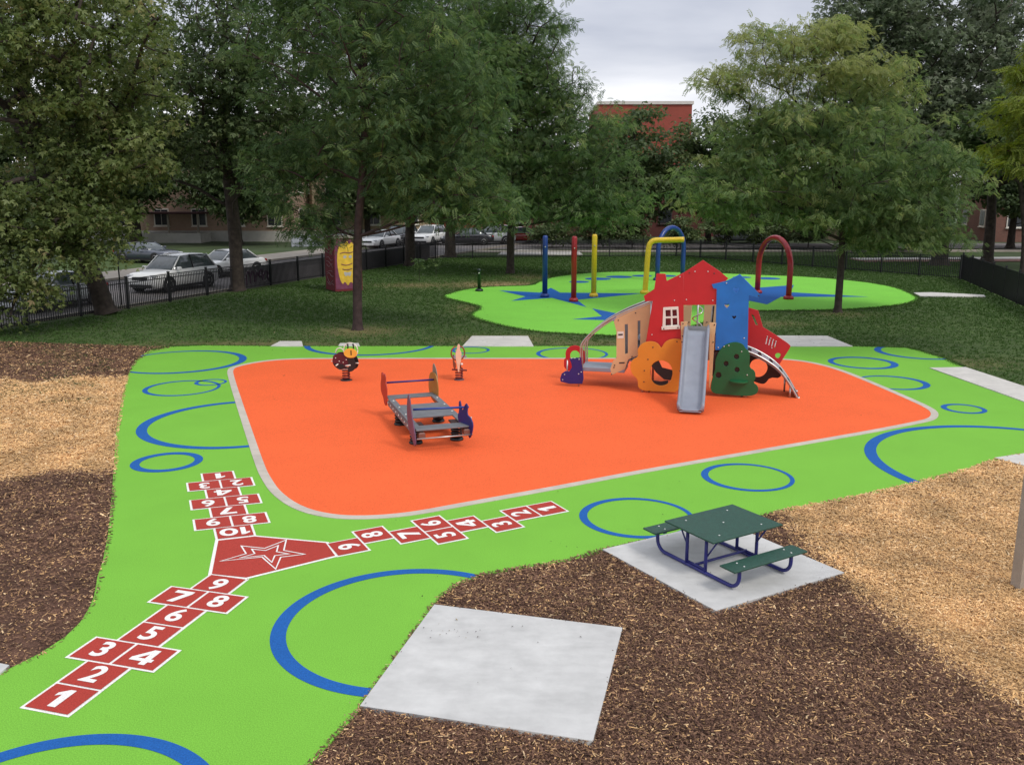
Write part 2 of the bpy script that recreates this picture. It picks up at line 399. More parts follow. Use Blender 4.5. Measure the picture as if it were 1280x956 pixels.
def helix(c, r, h, turns, n=14):
    return [(c[0] + r * math.cos(2 * math.pi * t), c[1] + r * math.sin(2 * math.pi * t), c[2] + h * t / turns) for t in np.linspace(0, turns, int(turns * n) + 1)]
Z = np.array([0, 0, 1.0])

# ================================================================== THE SETTING
# outline of the green rubber, the orange field, the splash pad
GREEN_PX = [(162, 463), (167, 453), (174, 445), (188, 437.5), (210, 433), (250, 431.5), (346, 432.5), (540, 432.5), (860, 432.5), (1065, 432.6), (1136, 434.6),
            (1148, 437.5), (1181, 447.7), (1201, 457.5), (1290, 489), (1360, 515), (1360, 548), (1290, 566), (1241, 576), (1211, 587), (1141, 605), (1085, 618), (1033, 628), (975, 639),
            (940, 648), (850, 668), (753, 687), (743, 692), (710, 700.5), (660, 708.6), (640, 711), (601, 718.7), (571, 731), (548, 747.5), (541.5, 757), (449, 885), (442, 896),
            (419, 921), (388, 956), (340, 1010), (300, 1060), (-60, 1060), (-60, 870), (0, 842), (12, 835), (50, 816), (82, 795), (100, 777.5), (110, 762), (117.5, 745), (122, 720),
            (128.6, 700), (135, 667), (139.6, 620), (142.8, 576), (145, 538), (153.7, 491)]
GREEN = [tuple(G2(p)) for p in GREEN_PX]
ORANGE_PX = [(290.6, 461.4), (300.7, 457.6), (325.8, 452.6), (356, 449.6), (400, 448.8), (700, 448.8), (960, 449), (985, 450), (1010, 453), (1043, 461), (1085.5, 478), (1135.7, 500), (1158, 510.4),
             (1164.6, 516.7), (1161, 523), (1145.7, 526.8), (1085.5, 538.5), (961, 560), (800.6, 587.6), (730, 601), (660, 614), (570, 630), (515, 640.3), (464, 645), (417.5, 644),
             (378.4, 634.5), (351, 616), (338, 597), (331, 583), (316, 540.5), (303, 503), (293, 472.7)]
ORANGE = chaikin([G2(p) for p in ORANGE_PX], 2)
PAD_PX = [(551, 371), (570, 364), (600, 359), (640, 357.5), (662.5, 357), (670, 354), (685, 347.5), (715, 343), (755, 340), (802, 339.5), (907.5, 341.7), (952.5, 344), (1002.5, 345.5), (1052.5, 349.5),
          (1090, 353.7), (1122.5, 360), (1140, 367.5), (1149, 373), (1140, 378.7), (1102, 383.7), (1052, 386.7), (990, 388), (940, 388), (905, 394), (850, 412), (800, 420), (770, 419.5), (715, 416.7), (675, 415),
          (640, 409), (610, 402.5), (590, 396), (587.5, 392.5), (604, 384), (585, 379), (565, 374.5)]
PAD = chaikin([G2(p) for p in PAD_PX], 2)

tag(link('ground', np_mesh('ground', [(-500, -60, -0.06), (500, -60, -0.06), (500, 900, -0.06), (-500, 900, -0.06)], [(0, 1, 2, 3)],
    mat('far_grass', (0.045, 0.07, 0.022), 0.95, 0.35, 0.4, 0.3, 20))), kind='structure')

# lawn: fine grid with gentle unevenness and dry patches
def dry_amount(x, y):
    d = np.zeros_like(x)
    for (px, py, rx, ry, w) in [(628, 355.5, 3.2, 2.2, 0.95), (518, 356, 2.4, 1.6, 0.6), (590, 384, 0.9, 2.2, 0.45), (660, 346, 1.5, 2.5, 0.5), (957, 404, 1.5, 0.8, 0.5), (620, 423, 2.2, 1.0, 0.5), (450, 413, 1.6, 1.4, 0.6), (1050, 391, 1.2, 1.0, 0.4), (1185, 452, 2.0, 1.0, 0.4), (300, 430, 4, 0.9, 0.5), (760, 428, 3, 0.7, 0.4)]:
        c = G2((px, py)); d = np.maximum(d, w * np.exp(-(((x - c[0]) / rx) ** 2 + ((y - c[1]) / ry) ** 2) * 1.2))
    return d
gx = np.arange(-30, 36, 0.4); gy = np.arange(20, 72, 0.4)
X, Y = np.meshgrid(gx, gy); hz = -0.035 + 0.008 * np.sin(X * 0.9 + 1.3 * np.sin(Y * 0.5))
nx, ny = len(gx), len(gy); ii = (np.arange(ny - 1)[:, None] * nx + np.arange(nx - 1)[None]).ravel()
M_LAWN = None
def lawn_material():
    m = attr_mat('lawn', [(0, (0.058, 0.098, 0.028)), (0.5, (0.14, 0.135, 0.055)), (1, (0.30, 0.23, 0.12))], rough=0.95)
    t = m.node_tree; b = t.nodes['Principled BSDF']; src = b.inputs['Base Color'].links[0].from_socket
    tc = t.nodes.new('ShaderNodeTexCoord'); n = t.nodes.new('ShaderNodeTexNoise'); n.inputs['Scale'].default_value = 2.2; n.inputs['Detail'].default_value = 9; n.inputs['Roughness'].default_value = 0.72
    t.links.new(tc.outputs['Object'], n.inputs[0]); r = t.nodes.new('ShaderNodeValToRGB')
    r.color_ramp.elements[0].position = 0.3; r.color_ramp.elements[0].color = (0.6, 0.6, 0.6, 1); r.color_ramp.elements[1].position = 0.7; r.color_ramp.elements[1].color = (1.35, 1.25, 1.1, 1)
    t.links.new(n.outputs[0], r.inputs[0]); x = t.nodes.new('ShaderNodeMix'); x.data_type = 'RGBA'; x.blend_type = 'MULTIPLY'; x.inputs[0].default_value = 1
    t.links.new(src, x.inputs[6]); t.links.new(r.outputs[0], x.inputs[7]); t.links.new(x.outputs[2], b.inputs['Base Color'])
    return m
M_LAWN = lawn_material()
lawn = tag(link('lawn', np_mesh('lawn', np.stack([X, Y, hz], -1).reshape(-1, 3), np.stack([ii, ii + 1, ii + nx + 1, ii + nx], 1), M_LAWN, True, {'tint': dry_amount(X, Y).ravel()})), kind='structure')
def in_view(P, m=1.15):
    Y_ = P[:, 1] * CP + CAM_H * SP; return (np.abs(P[:, 0]) < Y_ * 0.566 * m) & (P[:, 1] > 5)

SLABS = []
# grass tufts
def grass():
    N = 170000
    P = np.stack([RNG.uniform(-24, 30, N), 17 + 50 * RNG.random(N) ** 1.25], 1)
    P = P[in_view(P, 1.05)]
    P = P[~in_poly(P, GREEN) & ~in_poly(P, PAD)]
    # keep off the street side of the fences and the left mulch
    P = P[(P[:, 0] > -17.6 + (P[:, 1] - 31.3) * 0.373 + 0.2)]
    P = P[~((P[:, 1] < 27.2) & (P[:, 0] < 8))]
    dr = dry_amount(P[:, 0], P[:, 1]); keep = RNG.random(len(P)) > dr * 0.8; P = P[keep]; dr = dr[keep]
    # denser fringe along the rubber edges
    fr = []
    for poly, n in ((PAD, 9000), (np.array(GREEN)[3:14], 3500)):
        q = np.asarray(poly); k = len(q); i = RNG.integers(0, k - 1, n); t = RNG.random(n)[:, None]
        e = q[i] * (1 - t) + q[(i + 1) % k] * t; fr.append(e + RNG.normal(0, 0.05, e.shape))
    fr = np.vstack(fr); fr = fr[in_view(fr)]
    P = np.vstack([P, fr]); dr = np.concatenate([dr, np.full(len(fr), 0.15)])
    for q in SLABS:
        k = ~in_poly(P, offset_poly(q, -0.03)); P = P[k]; dr = dr[k]
    n = len(P); sc = 0.7 + P[:, 1] / 60
    V = np.empty((n, 3, 3, 3), np.float32)
    for b in range(3):
        a = RNG.uniform(0, 6.283, n); w = RNG.uniform(0.012, 0.026, n) * sc; h = RNG.uniform(0.02, 0.06, n) * sc
        lean = RNG.normal(0, 0.03, (n, 2)); o = RNG.normal(0, 0.04, (n, 2))
        V[:, b, 0, :2] = P + o + np.stack([np.cos(a), np.sin(a)], 1) * w[:, None]; V[:, b, 0, 2] = -0.035
        V[:, b, 1, :2] = P + o - np.stack([np.cos(a), np.sin(a)], 1) * w[:, None]; V[:, b, 1, 2] = -0.035
        V[:, b, 2, :2] = P + o + lean; V[:, b, 2, 2] = -0.035 + h
    tint = np.repeat(np.clip(dr * 0.7 + RNG.normal(0.15, 0.055, n), 0, 1), 9)
    me = np_mesh('grass', V.reshape(-1, 3), np.arange(n * 9).reshape(-1, 3),
                 attr_mat('grass_blades', [(0, (0.052, 0.108, 0.024)), (0.3, (0.082, 0.150, 0.036)), (1, (0.32, 0.26, 0.13))], transl=0.25), attrs={'tint': tint})
    tag(link('grass', me), 'short green lawn grass around the rubber play areas', 'grass', kind='stuff')

# rubber surfaces
green = tag(flat_poly('green_rubber_surface', [GREEN], 0.0, M_GREEN, thick=0.06), kind='structure')
kerb_out = offset_poly(ORANGE, 0.15)
kerb = tag(flat_poly('kerb', [kerb_out, ORANGE], 0.010, M_KERB, thick=0.02), kind='structure')
orange = tag(flat_poly('orange_rubber_surface', [offset_poly(ORANGE, 0.012)], 0.007, M_ORANGE), kind='structure')
pad = tag(flat_poly('splash_pad', [PAD], 0.004, rubber('lime_rubber', (0.20, 0.56, 0.06)), thick=0.06), kind='structure')

def fit_circle(pts):
    P = np.array([G2(p) for p in pts]); A = np.c_[2 * P, np.ones(len(P))]; s = np.linalg.lstsq(A, (P ** 2).sum(1), rcond=None)[0]
    return s[:2], math.sqrt(s[2] + s[0] ** 2 + s[1] ** 2)
def ring(pts, w, thick_dir=180, vary=0.35):
    c, r = fit_circle(pts); n, k = 540, 5
    a = np.arange(n) * 2 * math.pi / n; ww = w * (1 + vary * np.cos(a - R(thick_dir)))
    V = []
    for j in range(k + 1):
        rad = r - ww * j / k; V.append(np.stack([c[0] + rad * np.cos(a), c[1] + rad * np.sin(a), np.full(n, 0.004)], 1))
    V = np.stack(V, 1).reshape(-1, 3); F = []
    i = np.arange(n); i2 = (i + 1) % n
    F = np.concatenate([np.stack([i * (k + 1) + j, i2 * (k + 1) + j, i2 * (k + 1) + j + 1, i * (k + 1) + j + 1], 1) for j in range(k)])
    cen = V[F].mean(1)[:, :2]; ok = in_poly(cen, offset_poly(GREEN, -0.02)) & ~in_poly(cen, ORANGE)
    F = F[ok]; used = np.unique(F); mp = np.zeros(len(V), int); mp[used] = np.arange(len(used))
    link('painted_ring', np_mesh('painted_ring', V[used], mp[F], M_BLUE_RUB), green)
ring([(0, 940.5), (130, 917), (261, 955)], 0.145, 90, 0.1)
ring([(340, 792), (518, 710), (450.6, 871), (590, 718)], 0.145, 200, 0.15)
ring([(170, 537.5), (293, 502), (314.5, 558.5)], 0.15, 190, 0.4)
ring([(161, 582), (254.7, 573.6), (215, 565.6), (190, 590)], 0.15, 190, 0.05)
ring([(179, 487), (273, 485), (230, 475.7), (223, 495)], 0.10, 190, 0.2)
ring([(243, 478), (283.6, 477.7), (263, 474.2), (260.5, 481.8)], 0.08, 190, 0.2)
ring([(307, 450.6), (230, 438.8), (228, 466.4)], 0.15, 0, 0.4)
ring([(380, 433), (460, 444.5), (540, 434)], 0.17, 180, 0.1)
ring([(561, 437.5), (614.5, 437.5), (587, 434), (587, 441.5)], 0.10, 180, 0.2)
ring([(668, 442), (762, 442), (715, 435), (715, 450)], 0.10, 180, 0.2)
ring([(1034, 451.5), (1124.4, 457), (1073, 446.3), (1090.5, 461.2)], 0.17, 0, 0.15)
ring([(1100.5, 469), (1159.5, 483), (1135.7, 488), (1074, 473)], 0.12, 0, 0.4)
ring([(1092.5, 437), (1110.6, 444), (1166, 449.5)], 0.14, 180, 0.4)
ring([(1176, 508), (1234, 514), (1201, 505), (1211, 517)], 0.11, 180, 0.1)
ring([(1085, 560.6), (1186, 530.5), (1280, 536.8), (1135, 604)], 0.17, 190, 0.25)
ring([(877, 591), (918.5, 579), (951, 614.5), (992.6, 602.8)], 0.095, 180, 0.25)
ring([(725.8, 642.8), (785.5, 621.5), (864, 643), (803, 673.5)], 0.095, 180, 0.25)

# splash pad paint
def pad_shape(name, px, z=0.008):
    return flat_poly(name, [[tuple(G2(p)) for p in px]], z, M_BLUE_RUB, pad)
pad_shape('painted_star', zoomed(540, 300, 4, [(335, 253), (540, 264), (595, 240), (640, 264), (1050, 268), (725, 300), (772, 336), (600, 290), (395, 305), (468, 283)]))
pad_shape('painted_star', zoomed(540, 300, 4, [(800, 343), (925, 368), (1010, 372), (960, 392), (980, 420), (890, 402), (700, 397), (850, 382)]))
pad_shape('painted_star', zoomed(840, 300, 4, [(330, 225), (420, 240), (610, 226), (592, 262), (985, 285), (545, 285), (475, 323), (390, 305), (250, 330), (320, 280), (240, 250)]))
for (cx, cy, rx) in [(735, 210, 50), (830, 195, 65), (935, 185, 65), (1050, 180, 50), (1170, 180, 50), (1350, 184, 40), (1550, 187, 45), (1680, 193, 60)]:
    c = G(540 + cx / 4, 300 + cy / 4); rr = rx / 4 / FPX * c[1]
    flat_poly('painted_dot', [circle_pts(c[:2], rr, 40, rr * 1.0)], 0.008, M_BLUE_RUB, pad)

# concrete slabs (each its own pour)
def slab(px, label, m=M_SLAB, z=0.02, name='concrete_slab', thick=0.12, metres=None):
    pts = metres if metres is not None else [tuple(G2(p)) for p in px]
    o = flat_poly(name, [pts], z, m, thick=thick); o['kind'] = 'structure'; SLABS.append(pts); return o
A_, B_, C_, D_ = [G2(p) for p in [(543, 757), (778, 786), (741, 928), (450, 884)]]
slab([(543, 757), (778, 786), (741, 928), (450, 884)], '')
pa, pb, pc = [G2(p) for p in [(753, 688), (895, 765), (1055, 717)]]
slab(None, '', metres=[tuple(pa), tuple(pb), tuple(pc), tuple(pa + pc - pb)])
slab([(590, 420.5), (660, 420.5), (667, 433.3), (578, 433.3)], '', M_SLAB2)
slab([(350, 427), (377, 427), (379, 433.3), (338, 433.3)], '', M_SLAB2)
slab([(425, 429.5), (448, 429.5), (450, 433), (423, 433)], '', M_SLAB2)
slab([(955, 420), (1034, 420.3), (1066, 433.4), (950, 433.4)], '', M_SLAB2)
slab([(1162, 460.3), (1207, 459.5), (1340, 503), (1340, 524)], '', M_SLAB2)
slab([(1243, 573), (1330, 560), (1360, 585), (1300, 588)], '', M_SLAB2)
slab([(12, 833), (-60, 818), (-120, 850), (0, 843.5)], '', M_SLAB)
slab([(628, 315), (648, 312.5), (722, 313.5), (728, 318), (690, 318.5), (622, 318.5)], '', M_SLAB2)
slab([(1142, 366.2), (1165, 365.8), (1230, 369), (1232, 371.3), (1150, 370.5)], '', M_SLAB2)

grass()

# ------------------------------------------------------------------ mulch beds
LEFT_BED = [tuple(G2(p)) for p in [(215, 434), (190, 439), (172, 450), (160, 466), (154, 491), (147, 538), (144.5, 576), (141, 620), (137, 667), (131, 700), (125, 720), (120, 745), (112, 762), (102, 777), (84, 796), (52, 818), (12, 837), (-80, 880), (-330, 880), (-330, 434), (0, 427), (100, 430)]]
RIGHT_BED = [tuple(G2(p)) for p in [(1360, 552), (1290, 565), (1241, 575), (1211, 586), (1141, 604), (1085, 617), (1033, 627), (975, 638), (940, 647), (850, 667), (753, 686), (710, 699.5), (660, 707.6), (601, 717.7), (571, 730), (548, 746.5), (541, 757), (449, 884), (419, 920), (388, 953), (330, 1020), (310, 1060), (1400, 1060), (1800, 700)]]
YA, YB = G2((80, 473))[1], G2((80, 591))[1]
LP = [G2(p) for p in [(975, 640), (1055, 717), (1130, 775), (1200, 830), (1290, 885), (1500, 1010)]]
def fresh(P):
    """1 where the paler, fresher fibre was spread"""
    x, y = P[:, 0], P[:, 1]; wob = 0.22 * np.sin(x * 1.7 + 0.6) + 0.12 * np.sin(x * 4.1 + y)
    left = 1 / (1 + np.exp(np.clip(-(YA + wob * 1.5 - y) / 0.16, -50, 50))) / (1 + np.exp(np.clip(-(y - YB - wob) / 0.16, -50, 50)))
    Lx = np.interp(-y, [-q[1] for q in LP], [q[0] for q in LP])
    right = 1 / (1 + np.exp(np.clip(-(x - Lx + wob * 0.35) / 0.16, -50, 50)))
    return np.where(x < -3, left, right)
M_CHIP = attr_mat('wood_chips', [(0, (0.042, 0.022, 0.015)), (0.20, (0.128, 0.066, 0.043)), (0.45, (0.245, 0.138, 0.084)), (0.62, (0.50, 0.30, 0.140)), (0.82, (0.72, 0.44, 0.190)), (1, (0.80, 0.60, 0.36))], rough=0.9)
def _chipnoise():
    t = M_CHIP.node_tree; b = t.nodes['Principled BSDF']; src = b.inputs['Base Color'].links[0].from_socket
    tc = t.nodes.new('ShaderNodeTexCoord'); n = t.nodes.new('ShaderNodeTexNoise'); n.inputs['Scale'].default_value = 48; n.inputs['Detail'].default_value = 4; n.inputs['Roughness'].default_value = 0.7
    n2 = t.nodes.new('ShaderNodeTexNoise'); n2.inputs['Scale'].default_value = 1.3; n2.inputs['Detail'].default_value = 5
    t.links.new(tc.outputs['Object'], n.inputs[0]); t.links.new(tc.outputs['Object'], n2.inputs[0])
    for nn, lo, hi in ((n, 0.55, 1.4), (n2, 0.74, 1.24)):
        r = t.nodes.new('ShaderNodeValToRGB'); r.color_ramp.elements[0].position = 0.33; r.color_ramp.elements[0].color = (lo, lo, lo, 1); r.color_ramp.elements[1].position = 0.67; r.color_ramp.elements[1].color = (hi, hi, hi, 1)
        t.links.new(nn.outputs[0], r.inputs[0]); x = t.nodes.new('ShaderNodeMix'); x.data_type = 'RGBA'; x.blend_type = 'MULTIPLY'; x.inputs[0].default_value = 1
        t.links.new(src, x.inputs[6]); t.links.new(r.outputs[0], x.inputs[7]); src = x.outputs[2]
    t.links.new(src, b.inputs['Base Color'])
_chipnoise()
def chips():
    for bed, nm in ((LEFT_BED, 'left'), (RIGHT_BED, 'right')):
        b = np.array(bed); lo, hi = b.min(0), b.max(0)
        gx = np.arange(lo[0], hi[0] + .2, 0.12); gy = np.arange(lo[1], hi[1] + .2, 0.12); X, Y = np.meshgrid(gx, gy); n1 = len(gx)
        zz = -0.028 + 0.012 * np.sin(X * 2.1 + np.sin(Y * 1.7) * 2) * np.sin(Y * 1.3 + X * .6)
        ii = (np.arange(len(gy) - 1)[:, None] * n1 + np.arange(n1 - 1)[None]).ravel(); F = np.stack([ii, ii + 1, ii + n1 + 1, ii + n1], 1)
        V = np.stack([X, Y, zz], -1).reshape(-1, 3)
        F = F[in_poly(V[F].mean(1)[:, :2], offset_poly(bed, 0.05))]
        tn = fresh(V[:, :2]) * 0.50 + 0.15
        tag(link('mulch_bed', np_mesh('mulch_bed', V, F, M_CHIP, True, {'tint': tn})), kind='structure')
        area = (hi - lo).prod(); N = int(area * (1400 if nm == 'left' else 4200))
        P = lo + RNG.random((N, 2)) * (hi - lo); P = P[in_view(P, 1.3)]; P = P[in_poly(P, offset_poly(bed, 0.03))]
        if nm == 'left': P = P[RNG.random(len(P)) < np.clip(13.5 / P[:, 1], 0, 1)]
        else: P = P[RNG.random(len(P)) < np.clip(10.5 / P[:, 1], 0, 1)]
        for q in SLABS: P = P[~in_poly(P, offset_poly(q, -0.02)) | (RNG.random(len(P)) < 0.003)]
        n = len(P); sc = np.clip(P[:, 1] / 11, 0.8, 1.7)
        L = RNG.gamma(1.9, 0.0140, n) * sc + 0.010; W = RNG.uniform(0.003, 0.010, n) * sc; a = RNG.uniform(0, 6.283, n)
        ca, sa = np.cos(a), np.sin(a); tilt = RNG.normal(0, 0.25, n); zc = RNG.uniform(-0.018, 0.014, n)
        d = np.stack([ca * np.cos(tilt), sa * np.cos(tilt), np.sin(tilt)], 1); s = np.stack([-sa, ca, RNG.normal(0, .35, n)], 1); u = np.array([0, 0, 1.0])
        c = np.concatenate([P, zc[:, None]], 1)
        h = (W * RNG.uniform(0.3, 0.9, n))[:, None]
        e1 = d * (L / 2)[:, None]; ws = s * W[:, None]; tp = RNG.uniform(0.3, 1, n)[:, None]
        V = np.stack([c - e1 - ws * tp, c - e1 + u * h, c - e1 + ws, c + e1 - ws, c + e1 + u * h, c + e1 + ws * tp], 1)
        T = np.array([[0, 3, 4, 1], [1, 4, 5, 2]]); F = (np.arange(n)[:, None, None] * 6 + T[None]).reshape(-1, 4)
        f = (fresh(P) > RNG.random(n) * 0.6 + 0.2)
        t = np.where(f, RNG.normal(0.76, 0.10, n), np.clip(RNG.gamma(1.9, 0.145, n) + 0.03, 0, 0.95)); odd = RNG.random(n) < 0.05; t = np.where(odd, RNG.random(n) * 0.8 + 0.2, t)
        lab = 'loose wood chips of the bed left of the green rubber' if nm == 'left' else 'loose wood chips round the picnic table slab'
        tag(link('wood_chips', np_mesh('wood_chips', V.reshape(-1, 3), F, M_CHIP, False, {'tint': np.repeat(np.clip(t, 0, 1), 6)})), lab, 'wood chips', kind='stuff')
chips()

# ------------------------------------------------------------------ streets
FA, FB = np.array([-17.7, 31.3]), np.array([-5.4, 64.4]); FD = unit(FB - FA); FN = np.array([-FD[1], FD[0]])   # along the left fence, towards the street
def strip(p0, p1, o0, o1, z, m, name, thick=0.0):
    d = unit(np.asarray(p1) - p0); n = np.array([-d[1], d[0]]); q = [p0 + n * o0, p1 + n * o0, p1 + n * o1, p0 + n * o1]
    o = flat_poly(name, [[tuple(k) for k in q]], z, m, thick=thick); o['kind'] = 'structure'; return o
strip(FA - FD * 40, FB + FD * 90, 0.45, 9.5, -0.012, M_ASPHALT, 'street')
strip(FA - FD * 40, FB + FD * 20, 9.5, 9.68, 0.10, M_WALK, 'kerb', 0.2)
strip(FA - FD * 40, FB + FD * 20, 9.68, 13.0, 0.09, M_WALK, 'sidewalk', 0.2)
strip(FA - FD * 40, FB + FD * 90, 0.30, 0.45, 0.09, M_WALK, 'kerb', 0.2)
strip(np.array([-3.0, 72.5]), np.array([60.0, 74.5]), -1.8, 0, 0.03, M_WALK, 'sidewalk', 0.12)
strip(np.array([-14.0, 74.5]), np.array([80.0, 76.5]), 0, 7.5, -0.010, M_ASPHALT, 'street')
strip(np.array([24.0, 56.0]), np.array([70.0, 58.5]), 5, 8, 0.02, mat('reddish_paving', (0.20, 0.10, 0.08), 0.9, 0.2, 2), 'forecourt', 0.05)
strip(np.array([24.0, 62.5]), np.array([80.0, 67.0]), 0, 1.6, 0.05, M_SLAB2, 'sidewalk', 0.1)

# ================================================================== HOPSCOTCH
def hopscotch(label, O, U, V, cells, rot, grp='hopscotch courts of the three-armed game'):
    """O corner, U across, V along; cells number -> (u, v); rot turns the numerals in the court's frame"""
    O, U, V = [np.array([*q, 0.0]) for q in (O, U, V)]
    root = thing('hopscotch_court', label, 'hopscotch', (*O[:2], 0), grp)
    for q, (n, (cu, cv)) in enumerate(cells.items()):
        c0 = O + U * cu + V * cv; cr = [c0, c0 + U, c0 + U + V, c0 + V]; cen = sum(cr) / 4
        b = 0.022
        w = flat_poly('square', [[tuple((p + unit(p - cen) * b)[:2]) for p in cr]], 0.003 + 0.0011 * (q % 4), M_WHITE_PAINT, root)
        flat_poly('red_field', [[tuple((p - unit(p - cen) * b)[:2]) for p in cr]], 0.0095, M_HOP, w)
        me = digit_mesh(str(n)); a = R(rot); u0, v0 = unit(U), unit(V)
        if rot == 90: tu, tv = u0, -v0          # read from the far right end of that arm
        else: tu = u0 * math.cos(a) + v0 * math.sin(a); tv = -u0 * math.sin(a) + v0 * math.cos(a)
        xform_mesh(me, cen + np.array([0, 0, 0.0125]) - BASE[root], tu, tv, (0, 0, 1)); me.materials.append(M_WHITE_PAINT)
        link('numeral', me, w)
    return root
hopscotch('hopscotch arm nearest the bottom left corner, numerals 1 to 9 upright', (-4.557, 7.595), (0.5, -0.146), (0.113, 0.424),
          {1: (0, 0), 2: (0, 1), 3: (-.5, 2), 4: (.5, 2), 5: (0, 3), 6: (0, 4), 7: (-.5, 5), 8: (.5, 5), 9: (0, 6)}, 0)
hopscotch('hopscotch arm running away below the blue rings, numerals 1 to 10 upside down', (-4.06, 11.715), (0.483, 0.155), (-0.172, 0.422),
          {10: (0, 0), 9: (-.5, 1), 8: (.5, 1), 7: (0, 2), 6: (-.5, 3), 5: (.5, 3), 4: (0, 4), 3: (-.5, 5), 2: (.5, 5), 1: (0, 6)}, 180)
hopscotch('hopscotch arm along the lower edge of the orange field, numerals sideways', (-2.29, 11.132), (-0.232, 0.441), (0.391, 0.214),
          {9: (0, 0), 8: (.5, 1), 7: (0, 2), 6: (.5, 3), 5: (-.5, 3), 4: (0, 4), 3: (-.5, 5), 2: (0, 6), 1: (0, 7)}, 90)
cen_px = zoomed(230, 570, 2.56, [(105, 270), (226, 256), (458, 277), (490, 320), (198, 392), (83, 380)])
cp = [G2(p) for p in cen_px]
hub = thing('hopscotch_star', 'dark red star field joining the three hopscotch arms', 'hopscotch', (*np.mean(cp, 0), 0))
w = flat_poly('border', [[tuple(p) for p in offset_poly(cp, 0.022)]], 0.0045, M_WHITE_PAINT, hub)
flat_poly('red_field', [[tuple(p) for p in offset_poly(cp, -0.022)]], 0.0085, M_HOP, hub)
st = [G2(p) for p in zoomed(230, 570, 2.56, [(180, 288), (258, 296), (330, 268), (322, 303), (392, 316), (312, 326), (294, 366), (248, 326), (112, 339), (196, 314)])]
so = np.array(st); sc_ = so.mean(0)
for k0, k1, nm in ((1.0, 0.955, 'star_outline'), (0.60, 0.695, 'star_outline')):
    flat_poly(nm, [[tuple(p) for p in sc_ + (so - sc_) * k0], [tuple(p) for p in offset_poly(sc_ + (so - sc_) * k0, -0.020)]], 0.0125, M_WHITE_PAINT, hub)

# ================================================================== PICNIC TABLE
def picnic_table():
    c = (pa + pc) / 2; ex = unit(pc - pb); ey = unit(pa - pb)            # ex runs with the benches, ey across
    tt = [G(*p, 0.56)[:2] for p in [(827, 653.5), (920, 629.5), (981, 655.5), (887, 679)]]
    cen = np.mean(tt, 0); ex = unit((tt[1] - tt[0]) + (tt[2] - tt[3])); ey = np.array([-ex[1], ex[0]])
    L = 1.19; Wd = 0.88; H = 0.56
    t = thing('picnic_table', 'green picnic table with two benches on navy tube legs, on a concrete slab', 'picnic table', (*cen, 0.02))
    P = lambda a, b, z: np.array([*(cen + ex * a + ey * b), z])
    E3, Y3 = np.array([*ex, 0]), np.array([*ey, 0])
    top = MB().box(P(0, 0, H), (L, Wd, 0.022), E3, bev=0.004).build('tabletop', M_TABLE, t)
    bd = MB().lathe((0, 0, 0), [(0.013, 0), (0.013, 0.003), (0.008, 0.006), (0.002, 0.007)], 8).mesh('bolt', M_BOLT)
    def bolt(p, par):
        o = link('bolt', bd, par); o.location = Vector(p - BASE[t])
    for a, b in ((-.36, -.3), (-.36, .3), (.36, -.3), (.36, .3), (0, 0)): bolt(P(a, b, H + 0.011), top)
    for s in (-1, 1):
        be = MB().box(P(0, s * 0.71, 0.335), (L + 0.04, 0.25, 0.022), E3, bev=0.004).build('bench', M_TABLE, t)
        for a in (-.40, .40):
            for b in (-.06, .06): bolt(P(a, s * 0.71 + b, 0.346), be)
    for s in (-1, 1):
        x = s * 0.44; r = 0.10
        path = [P(x, -0.74, 0.32), P(x, -0.74, 0.20)]
        for k in range(1, 7):
            a = math.pi / 2 * k / 6; path.append(P(x, -0.74 + 0.15 * (1 - math.cos(a)), 0.20 - 0.15 * math.sin(a)))
        for k in range(6, -1, -1):
            a = math.pi / 2 * k / 6; path.append(P(x, 0.74 - 0.15 * (1 - math.cos(a)), 0.20 - 0.15 * math.sin(a)))
        path.append(P(x, 0.74, 0.32))
        fr = MB().tube(path, 0.024, 10).build('leg_frame', M_TUBE, t)
        for b in (-0.17, 0.17): MB().tube([P(x, b, 0.05), P(x, b, H - 0.012)], 0.022, 10).build('upright', M_TUBE, t)
        MB().tube([P(x, -0.17, 0.09), P(x * 0.99, 0.17, 0.09)], 0.016, 8).build('cross_bar', M_TUBE, t)
        MB().tube([P(x - s * .02, 0.17, 0.26), P(x - s * 0.02, 0.36, H - 0.02)], 0.011, 8).build('brace', M_TUBE, t)
        MB().tube([P(x - s * .02, -0.17, 0.26), P(x - s * 0.02, -0.36, H - 0.02)], 0.011, 8).build('brace', M_TUBE, t)
        MB().box(P(x, 0, H - 0.028), (0.05, 0.72, 0.03), E3).build('top_bracket', M_TUBE, t)
        for b in (-0.70, 0.70): MB().box(P(x, b, 0.318), (0.05, 0.22, 0.014), E3).build('bench_bracket', M_TUBE, t)
    MB().tube([P(-0.44, 0.0, 0.10), P(0.44, 0.0, 0.10)], 0.018, 8).build('stretcher', M_TUBE, t)
picnic_table()

# grey-beige post at the right edge
pp = G(1271, 733)
po = MB(); po.box((pp[0] + 0.04, pp[1], 1.5), (0.15, 0.15, 3.06), (1, 0.25, 0), bev=0.012)
o = po.build('post', M_POST); tag(o, 'square beige metal post standing in the tan wood chips at the right edge', 'post')

